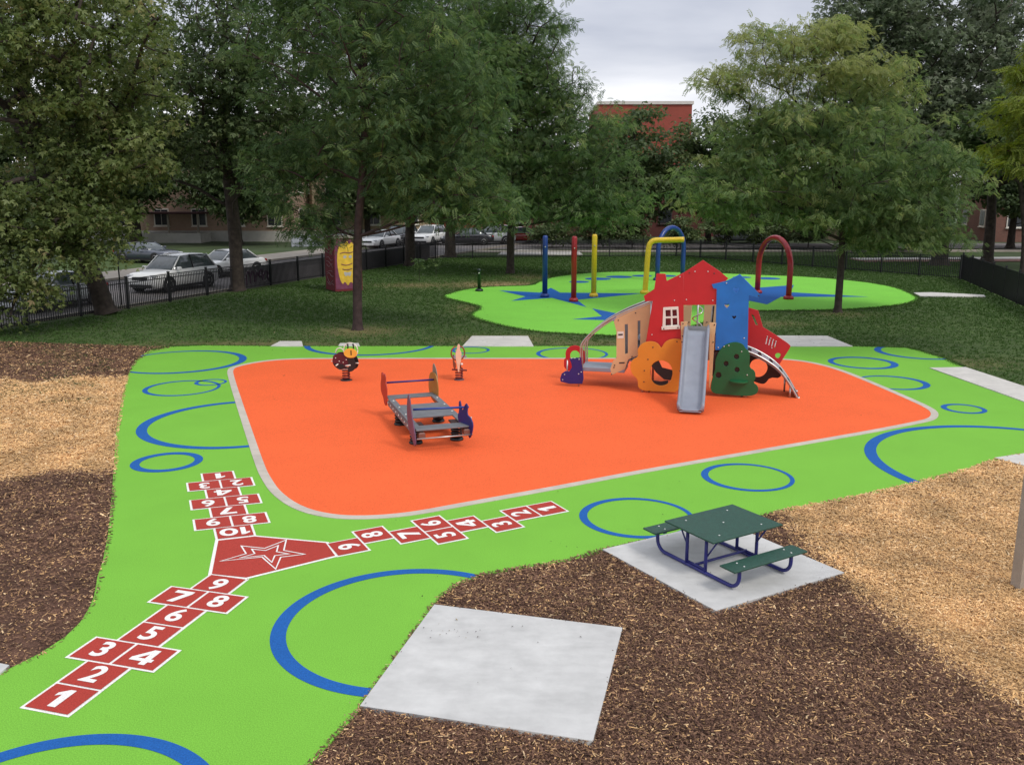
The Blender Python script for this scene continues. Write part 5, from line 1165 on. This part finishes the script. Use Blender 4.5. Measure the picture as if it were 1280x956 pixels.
def leaves(rng, C, cs, per, kind, size, spread, droop, up, flat, tint0):
    """C cluster centres, cs cluster radii"""
    P, F = tmpl(kind); n = len(C) * per; ci = np.repeat(np.arange(len(C)), per)
    off = rng.normal(0, 1, (n, 3)); off /= np.maximum(np.linalg.norm(off, axis=1, keepdims=True), 1e-6); off *= (rng.random(n) ** 0.45)[:, None]
    off *= cs[ci][:, None] * np.array([spread, spread, flat])
    pos = C[ci] + off; pos[:, 2] -= 0.25 * (off[:, 0] ** 2 + off[:, 1] ** 2) / np.maximum(cs[ci], .2) * droop
    az = np.arctan2(off[:, 1], off[:, 0]) + rng.normal(0, 1.0, n); el = rng.normal(-0.35 * droop, 0.5, n)
    d = np.stack([np.cos(az) * np.cos(el), np.sin(az) * np.cos(el), np.sin(el)], 1)
    nr = np.stack([rng.normal(0, 1 - up, n), rng.normal(0, 1 - up, n), np.full(n, 0.9)], 1) + d * 0.1
    s = np.cross(nr, d); s /= np.maximum(np.linalg.norm(s, axis=1, keepdims=True), 1e-6); nr = np.cross(d, s)
    sz = size * rng.uniform(0.5, 1.35, n)
    V = pos[:, None, :] + sz[:, None, None] * (P[None, :, 0, None] * d[:, None, :] + P[None, :, 1, None] * s[:, None, :] + P[None, :, 2, None] * nr[:, None, :])
    Fa = (np.arange(n)[:, None, None] * len(P) + F[None]).reshape(-1, F.shape[1])
    tint = np.clip(tint0 + rng.normal(0, 0.15, len(C))[ci] + rng.normal(0, 0.13, n), 0, 1)
    return V.reshape(-1, 3), Fa, np.repeat(tint, len(P))
LEAF_M = {
    'maple': attr_mat('maple_leaf', [(0, (0.050, 0.080, 0.025)), (0.4, (0.135, 0.185, 0.058)), (0.75, (0.245, 0.280, 0.105)), (1, (0.31, 0.24, 0.12))], transl=0.42, rough=0.5),
    'locust': attr_mat('locust_leaf', [(0, (0.044, 0.086, 0.034)), (0.45, (0.120, 0.190, 0.072)), (0.8, (0.220, 0.295, 0.105)), (1, (0.31, 0.34, 0.13))], transl=0.48, rough=0.55),
    'lime': attr_mat('lime_leaf', [(0, (0.08, 0.12, 0.02)), (0.5, (0.18, 0.235, 0.04)), (1, (0.30, 0.34, 0.08))], transl=0.4, rough=0.6),
    'silver': attr_mat('silver_leaf', [(0, (0.055, 0.080, 0.042)), (0.5, (0.140, 0.175, 0.100)), (1, (0.31, 0.34, 0.24))], transl=0.4, rough=0.5),
    'dark': attr_mat('dark_leaf', [(0, (0.040, 0.064, 0.028)), (0.5, (0.105, 0.150, 0.060)), (1, (0.19, 0.225, 0.095))], transl=0.4, rough=0.55)}
def make_tree(name, label, base, trunk, r0, lobes, leaf, leafmat, per, size, seed, cr=0.75, limbs=10, flat=0.42, droop=0.6, up=0.55, tint=0.42, spread=1.0, bark=None, cat='tree', group='trees around the playground', extra=None, twig=0.012, lowlimb=0.35):
    rng = np.random.default_rng(seed); base = np.array([base[0], base[1], -0.05])
    t = thing(name, label, cat, base, group)
    # cluster centres, world space relative to base
    C = []
    for (cx, cy, cz, rx, ry, rz, n) in lobes:
        q = rng.normal(0, 1, (n, 3)); q /= np.linalg.norm(q, axis=1, keepdims=True); q *= (rng.random(n) ** 0.42)[:, None]
        C.append(np.array([cx, cy, cz]) + q * np.array([rx, ry, rz]))
    C = np.vstack(C) - np.array([base[0], base[1], 0]); C = C[C[:, 2] > 0.6]
    T = chaikin(trunk, 2, False); nodes = [p for p in T]; par = [-1] + list(range(len(T) - 1)); paths = [list(range(len(T)))]
    # limbs towards well spread cluster centres
    far = [int(np.argmax(np.linalg.norm(C[:, :2], axis=1)))]
    dm = np.linalg.norm(C - C[far[0]], axis=1)
    for _ in range(limbs - 1): k = int(np.argmax(dm)); far.append(k); dm = np.minimum(dm, np.linalg.norm(C - C[k], axis=1))
    ht = T[-1][2]
    def grow(i0, target, nseg, sag):
        p0 = nodes[i0]; L = np.linalg.norm(target - p0); ids = [i0]; mid = (p0 + target) / 2 + rng.normal(0, 0.07 * L, 3) + np.array([0, 0, sag * L])
        for k in range(1, nseg + 1):
            f = k / nseg; q = p0 * (1 - f) ** 2 + 2 * mid * f * (1 - f) + target * f * f + rng.normal(0, 0.012 * L, 3) * (f < 1)
            nodes.append(q); par.append(ids[-1]); ids.append(len(nodes) - 1)
        paths.append(ids)
    ntr = len(T)
    for k in far:
        c = C[k]; hd_ = np.linalg.norm(c[:2] - np.array([np.interp(c[2], T[:, 2], T[:, 0]), np.interp(c[2], T[:, 2], T[:, 1])]))
        za = np.clip(c[2] - hd_ * rng.uniform(0.55, 0.95), ht * lowlimb * rng.uniform(.85, 1.25), ht * 0.97); i0 = int(np.argmin(np.abs(T[:, 2] - za))); grow(max(i0, 1), c, 7, 0.06)
    order = np.argsort(np.linalg.norm(C - C.mean(0), axis=1)); isfar = set(far)
    NA = np.array(nodes)
    for k in order:
        if k in isfar: continue
        c = C[k]
        if len(NA) != len(nodes): NA = np.array(nodes)
        dd = np.linalg.norm(NA - c, axis=1) + 0.9 * np.maximum(0, NA[:, 2] - c[2] + 0.1); dd[:max(1, int(ntr * lowlimb))] += 5
        grow(int(np.argmin(dd)), c, 3, 0.03)
    nodes_a = np.array(nodes); N = len(nodes); acc = np.zeros(N); kids = np.zeros(N, int)
    for i in range(N): 
        if par[i] >= 0: kids[par[i]] += 1
    for i in range(N - 1, -1, -1):
        if kids[i] == 0: acc[i] += twig ** 2.3
        if par[i] >= 0: acc[par[i]] += acc[i]
    rad = acc ** (1 / 2.3); rad *= min(r0 / max(rad[1], 1e-6), 2.2) if rad[1] < r0 else r0 / rad[1]
    rad = np.maximum(rad, twig * 0.6)
    tr = paths[0]; tt = np.linspace(0, 1, len(tr)); rt = np.maximum(rad[tr], r0 * (1 - 0.75 * tt)); rt = np.minimum(rt, r0 * (1.0 - 0.45 * tt)); rt[0] = r0 * 1.35; rt[1] = r0 * 1.12; rad[tr] = rt
    b1, f1, off = [], [], 0
    V, F, _ = tube_arrays(nodes_a[tr], rt, 12); ang = np.arctan2(V[:, 1] - nodes_a[0][1], V[:, 0] - nodes_a[0][0])
    V[:12] += (V[:12] - nodes_a[0]) * (0.25 * np.sin(np.arange(12) * 2.1))[:, None]
    link('trunk', np_mesh('trunk', V, F, bark or M_BARK, True), t)
    for ids in paths[1:]:
        rr = rad[ids].copy(); rr[0] = min(rr[0], rr[1] * 1.25); V, F, _ = tube_arrays(nodes_a[ids], rr, 6 if rr[1] > 0.035 else 4); b1.append(V); f1.append(F + off); off += len(V)
    link('limbs', np_mesh('limbs', np.vstack(b1), np.vstack(f1), bark or M_BARK, True), t)
    cs = cr * rng.uniform(0.65, 1.35, len(C))
    V, F, ti = leaves(rng, C, cs, per, leaf, size, spread, droop, up, flat, tint)
    if extra is not None: ti = np.clip(ti + extra(V + np.array([base[0], base[1], 0])), 0, 1)
    link('crown', np_mesh('crown', V, F, LEAF_M[leafmat], False, {'tint': ti}), t)
    return t

# near left maple
b = G2((133, 391))
make_tree('maple_tree', 'big maple with a leaning dark trunk at the far left by the fence', b, [(0, 0, 0), (-0.35, 0, 1.5), (-1.1, 0, 3.0), (-1.9, 0, 4.8), (-2.4, 0, 7.5), (-2.3, 0.3, 10.5), (-2.0, 0.5, 13)], 0.42,
          [(-18.0, 33.5, 9.6, 5.8, 4.5, 5.2, 330), (-17.4, 30.0, 3.0, 2.8, 1.7, 2.7, 150), (-14.9, 31.2, 4.1, 1.9, 1.4, 2.2, 95), (-13.9, 31.8, 7.0, 2.7, 2.0, 2.6, 120), (-15.0, 30.5, 10.4, 4.6, 2.5, 3.4, 170)], 'maple', 'maple', 74, 0.155, 11, cr=0.74, limbs=16, flat=0.55, droop=1.1, up=0.25, tint=0.46, lowlimb=0.25)
# second tree with forked limb
b = G2((297, 363))
make_tree('street_tree', 'dark forked tree at the fence beside the white sedan', b, [(0, 0, 0), (0.05, 0, 2.0), (0.0, 0, 4.2), (-0.2, 0, 6.5), (0.0, 0, 9.0), (0.2, 0, 12.5)], 0.36,
          [(-12.6, 43.2, 11.0, 6.0, 4.5, 5.8, 400), (-9.6, 43.0, 7.0, 2.6, 2.2, 1.7, 70), (-16.5, 43.0, 6.8, 2.4, 2.0, 1.6, 50), (-12.5, 41.0, 8.6, 4.5, 2.0, 3.0, 110)], 'maple', 'dark', 52, 0.19, 12, cr=0.88, limbs=16, flat=0.55, droop=1.0, up=0.3, tint=0.46, lowlimb=0.30)
# honey locust in front of the pillar
b = G2((447, 411.5))
make_tree('honey_locust', 'slender dark-trunked locust tree in front of the painted pillar', b, [(0, 0, 0), (0.05, 0, 1.8), (0.12, 0, 3.4), (0.35, 0, 5.2), (0.6, 0, 8.0), (0.4, 0, 11.5), (0.5, 0, 13.5)], 0.17,
          [(-4.9, 31.5, 9.6, 4.2, 3.6, 4.6, 370), (-6.0, 32.5, 12.0, 4.0, 2.5, 1.8, 110), (-2.3, 31.0, 5.0, 2.4, 2.0, 1.2, 75), (-7.3, 31.8, 5.2, 2.0, 1.8, 1.7, 60), (-2.0, 30.8, 4.2, 2.6, 1.8, 0.7, 50), (-6.6, 31.5, 3.6, 1.2, 1.2, 0.7, 22), (-4.2, 30.3, 6.6, 2.6, 1.8, 1.8, 80), (-1.9, 31.0, 7.6, 2.2, 2.0, 2.0, 70)], 'locust', 'locust', 32, 0.23, 13, cr=0.64, limbs=22, flat=0.55, droop=0.75, up=0.35, tint=0.33, bark=M_BARK2, lowlimb=0.22)
b = G2((638, 341.5))
make_tree('honey_locust', 'tall locust tree behind the three straight spray posts', b, [(0, 0, 0), (0.0, 0, 2.0), (0.1, 0, 4.0), (0.3, 0, 7.0), (0.3, 0, 11.0), (0.2, 0, 15.5)], 0.24,
          [(-0.3, 51.5, 12.2, 3.7, 3.6, 5.2, 360), (3.6, 50.5, 7.0, 3.4, 2.8, 2.6, 130), (4.8, 49.8, 4.3, 2.7, 2.0, 1.7, 100), (-1.0, 50.5, 6.0, 3.0, 2.2, 2.4, 90), (-0.5, 50.0, 4.3, 2.6, 1.6, 1.1, 50), (2.0, 51, 9.6, 2.4, 2.0, 2.0, 70)], 'locust', 'locust', 33, 0.29, 14, cr=0.82, limbs=20, flat=0.55, droop=0.75, up=0.35, tint=0.44, lowlimb=0.22)
b = G2((513, 332))
make_tree('street_tree', 'stout brown trunk at the fence behind the slender locust', b, [(0, 0, 0), (0, 0, 2.2), (0.2, 0, 4.5), (0.3, 0, 8.0), (0.2, 0, 14.0)], 0.38,
          [(-5.2, 57.0, 12.5, 6.0, 4.0, 6.5, 360), (-4.5, 55.5, 6.5, 4.8, 2.5, 2.3, 110), (-8.5, 56.5, 6.5, 2.5, 2.5, 1.8, 45), (-3.6, 55.5, 4.2, 4.2, 1.8, 1.2, 60)], 'locust', 'locust', 40, 0.36, 15, cr=1.05, limbs=14, flat=0.6, droop=0.6, up=0.3, tint=0.36, lowlimb=0.3)
b = G2((563, 321.5))
make_tree('street_tree', 'dim street tree trunk at the far left corner of the lawn', b, [(0, 0, 0), (0, 0, 2.5), (0.2, 0, 5.5), (0.5, 0, 10.0), (0.4, 0, 15.0)], 0.42,
          [(-3.0, 68.0, 11.5, 6.0, 4.0, 6.0, 200), (-2.0, 66.0, 6.4, 5.0, 3.0, 2.0, 90), (-0.5, 66.0, 4.0, 4.6, 2.2, 1.5, 60)], 'broad', 'dark', 70, 0.40, 16, cr=1.3, limbs=10, flat=0.45, tint=0.45, lowlimb=0.3)
# young locust on the right
b = G2((1047, 389.5))
make_tree('honey_locust', 'young locust with a slim straight trunk right of the splash pad', b, [(0, 0, 0), (0.0, 0, 1.6), (-0.02, 0, 3.0), (-0.2, 0, 4.6), (-0.8, 0, 7.0), (-1.6, 0, 9.6)], 0.15,
          [(12.0, 35.5, 6.4, 4.4, 3.6, 2.3, 230), (9.6, 35.0, 10.2, 1.5, 1.3, 0.6, 26), (11.6, 35.2, 10.4, 1.5, 1.3, 0.6, 28), (9.4, 34.8, 7.2, 2.4, 1.8, 1.0, 40), (8.4, 34.8, 4.9, 2.9, 2.2, 1.5, 105), (10.6, 35.0, 9.3, 2.3, 1.8, 1.0, 60), (7.9, 34.8, 8.6, 1.3, 1.2, 0.7, 24), (15.8, 35.8, 5.2, 2.6, 2.2, 1.7, 90), (12.4, 34.4, 4.2, 3.8, 1.6, 0.8, 85), (14.2, 35.2, 3.1, 2.2, 1.3, 0.6, 48), (16.2, 35.4, 3.2, 1.8, 1.5, 0.8, 40), (13.6, 35.2, 8.9, 2.0, 1.8, 1.0, 45)], 'locust', 'locust', 34, 0.235, 17, cr=0.62, limbs=24, flat=0.45, droop=0.85, up=0.4, tint=0.52, lowlimb=0.28, extra=lambda P: np.clip(0.08 + (P[:, 2] - 6.8) * 0.2, 0.08, 0.5))  # yellow-green leaf tone, paler upward: light on the crown top put into colour
# big silvery trees beyond the right fence
for (X0, Y0, r0, lob, sd, lb) in (
    (27.5, 58.5, 0.55, [(25.5, 57.5, 13.0, 6.5, 4.5, 6.2, 280), (21.6, 57.5, 13.4, 3.6, 3.2, 5.0, 130), (20.5, 57.0, 9.0, 3.0, 2.4, 2.4, 60), (23.0, 56.0, 7.8, 4.2, 2.8, 2.4, 110), (28.5, 55.0, 8.5, 4.2, 2.5, 2.8, 100)], 21, 'silvery big tree with the thick brown trunk behind the far right fence corner'),
    (31.6, 60.5, 0.40, [(33.0, 60.0, 12.0, 6.0, 4.5, 6.5, 230), (33.0, 56.5, 7.2, 4.0, 2.5, 2.2, 90)], 22, 'big tree second from the right edge behind the dark fence'),
    (34.6, 59.0, 0.34, [(37.0, 58.0, 11.0, 5.0, 4.5, 6.5, 170), (35.5, 53.5, 6.6, 3.0, 2.0, 2.0, 60)], 23, 'shaded tree at the right edge behind the dark fence')):
    make_tree('silver_maple', lb, (X0, Y0), [(0, 0, 0), (0.0, 0, 2.5), (-0.2, 0, 5.0), (-0.6, 0, 9.0), (-0.8, 0, 15.0)], r0, lob, 'maple', 'silver', 62, 0.27, sd, cr=1.05, limbs=16, flat=0.5, droop=0.8, up=0.4, tint=0.5, lowlimb=0.28)
make_tree('street_tree', 'thin dark tree with bare lower branches at the right edge of the lawn', (29.0, 51.5), [(0, 0, 0), (-0.1, 0, 2.2), (-0.5, 0, 4.2), (-1.2, 0, 7.0), (-1.4, 0, 10)], 0.17,
          [(27.0, 51.0, 8.2, 3.4, 2.6, 2.2, 80), (30.0, 50.0, 6.8, 2.6, 2.0, 1.4, 45)], 'maple', 'dark', 46, 0.30, 24, cr=1.0, limbs=9, flat=0.45, tint=0.5)
make_tree('lime_locust', 'bright lime-green locust branches reaching in from the right edge', (15.8, 23.5), [(0, 0, 0), (0.0, 0, 2.0), (-0.1, 0, 4.0), (-0.3, 0, 6.5), (-0.3, 0, 9.0)], 0.16,
          [(13.5, 23.2, 6.7, 1.8, 1.5, 0.9, 46), (12.6, 23.0, 5.6, 0.8, 0.9, 0.5, 13), (13.4, 23.2, 7.9, 1.2, 1.2, 0.5, 18), (16.5, 23.8, 8.0, 2.4, 2.2, 2.2, 60)], 'locust', 'lime', 54, 0.24, 25, cr=0.5, limbs=12, flat=0.36, droop=0.95, tint=0.5, lowlimb=0.4)
# trees beyond the streets
bgt = [(-33.0, 80.0, 0.70, 'thick trunked street tree across the road left of the porch'), (-41.0, 74.0, 0.4, 'street tree across the road behind the slate coupe'), (-24.5, 82.0, 0.35, 'dim tree in front of the pinkish apartment house'), (-52.0, 70.0, 0.45, 'street tree at the far left across the road'),
       (-14.5, 92.0, 0.35, 'tree in front of the tan brick house'), (-8.0, 104.0, 0.4, 'far tree at the end of the left street'), (3.2, 84.0, 0.35, 'dark tree behind the far fence left of the red building'),
       (10.6, 82.0, 0.32, 'round dark tree in front of the red building'), (18.0, 84.0, 0.32, 'dark tree right of the red building'), (24.5, 82.0, 0.35, 'dark tree behind the red spray arch'), (41.5, 76.0, 0.35, 'dark tree between the two right-hand houses'), (29.5, 74.0, 0.28, 'low dark tree just beyond the far right fence corner')]
hts = [15, 15, 12, 15, 12, 14, 11.5, 12.4, 12.6, 12.5, 11, 9]
for i, ((X0, Y0, r0, lb), hh) in enumerate(zip(bgt, hts)):
    rw = 5.0 if hh < 13 else 5.6; cz = hh * 0.60
    make_tree('background_tree', lb, (X0, Y0), [(0, 0, 0), (0, 0, hh * .2), (0.2, 0, hh * .45), (0.1, 0, hh * .85)], r0,
              [(X0, Y0, cz, rw, 4.2, hh * 0.36, 120), (X0 + 1.0, Y0 - 2.0, cz - hh * 0.22, rw * 0.9, 2.5, hh * 0.18, 80)], 'broad', 'dark', 75, 0.42, 40 + i, cr=1.35, limbs=9, flat=0.5, droop=0.7, tint=0.42, group='trees beyond the streets', lowlimb=0.3)
# small weedy saplings
for (px, py, h, lb) in ((524, 351, 1.0, 'tiny sapling in the lawn beside the dry grass patch'), (545, 345, 0.7, 'small weed clump in the lawn right of the sapling')):
    b = G(px, py); make_tree('sapling', lb, b[:2], [(0, 0, 0), (0.02, 0, h * .5), (0, 0, h)], 0.015, [(b[0], b[1], h * .95, 0.35, 0.35, 0.4, 14)], 'broad', 'locust', 14, 0.16, 70 + px, cr=0.18, limbs=5, twig=0.004, group='saplings in the lawn')
# shrubs along the far side
for i, (px, py, w, h, lb) in enumerate(((850, 312, 3.0, 2.6, 'leafy shrub behind the far fence by the blue arch'), (1010, 310, 4.0, 2.4, 'low shrub behind the far fence below the young locust'), (745, 310, 4.0, 2.8, 'shrub behind the far fence right of the yellow post'), (905, 311, 5.0, 3.0, 'wide shrub behind the far fence between the blue and red arches'), (960, 311, 4.5, 2.7, 'shrub behind the far fence seen through the red arch'), (790, 310, 3.6, 2.6, 'shrub behind the far fence left of the bent yellow pipe'), (690, 309.5, 3.6, 2.0, 'shrub behind the far fence beside the blue post'), (1120, 312, 3.6, 2.2, 'shrub in front of the tan stone house'), (1075, 312, 3.0, 2.0, 'shrub behind the far fence left of the tan house'))):
    b = G(px, py); make_tree('shrub', lb, b[:2], [(0, 0, 0), (0, 0, h * .4), (0, 0, h * .7)], 0.05, [(b[0], b[1], h * .6, w / 2, 1.2, h * 0.45, 45)], 'broad', 'dark', 60, 0.26, 90 + i, cr=0.6, limbs=8, cat='shrub', group='shrubs behind the far fence', tint=0.5)

# dry leaf bits and crumbs lying about
def litter():
    rng = np.random.default_rng(8); P = []
    for (px, py, sx, sy, n) in ((575, 790, 26, 4, 14), (600, 788, 34, 6, 12), (700, 684, 10, 6, 5), (822, 645, 6, 5, 3), (925, 757, 10, 4, 8), (955, 700, 40, 18, 8), (660, 850, 70, 35, 6), (860, 735, 40, 14, 8), (300, 660, 200, 90, 8), (700, 540, 260, 60, 6), (620, 427, 30, 4, 8), (1000, 427, 30, 4, 8), (900, 640, 160, 20, 10), (560, 740, 12, 8, 10), (440, 900, 10, 12, 14)):
        for _ in range(n): P.append(G(px + rng.normal(0, sx), py + rng.normal(0, sy), 0.026)[:2])
    for (px, py, sx, sy, n) in ((500, 385, 110, 18, 110), (1100, 410, 70, 12, 70), (350, 400, 90, 14, 50)):
        for _ in range(n): P.append(G(px + rng.normal(0, sx), py + rng.normal(0, sy), 0.026)[:2])
    P = np.array(P); n = len(P); a = rng.uniform(0, 6.28, n); l = rng.uniform(0.006, 0.018, n) * np.clip(P[:, 1] / 12, 1, 2.2); w = l * rng.uniform(0.2, 0.6, n)
    d = np.stack([np.cos(a), np.sin(a), rng.normal(0, .15, n)], 1) * l[:, None]; s = np.stack([-np.sin(a), np.cos(a), rng.normal(0, .2, n)], 1) * w[:, None]
    c = np.concatenate([P, np.full((n, 1), 0.032)], 1)
    V = np.stack([c - d, c + s + np.array([0, 0, .006]), c + d, c - s + np.array([0, 0, .004])], 1).reshape(-1, 3)
    tag(link('leaf_litter', np_mesh('leaf_litter', V, np.arange(n * 4).reshape(-1, 4), attr_mat('litter', [(0, (0.02, 0.016, 0.012)), (0.6, (0.07, 0.05, 0.025)), (1, (0.30, 0.24, 0.13))], rough=0.9), attrs={'tint': np.repeat(rng.random(n) ** 1.5, 4)})),
        'scattered dry leaf bits on the slabs, rubber and lawn', 'leaf litter', kind='stuff')
litter()
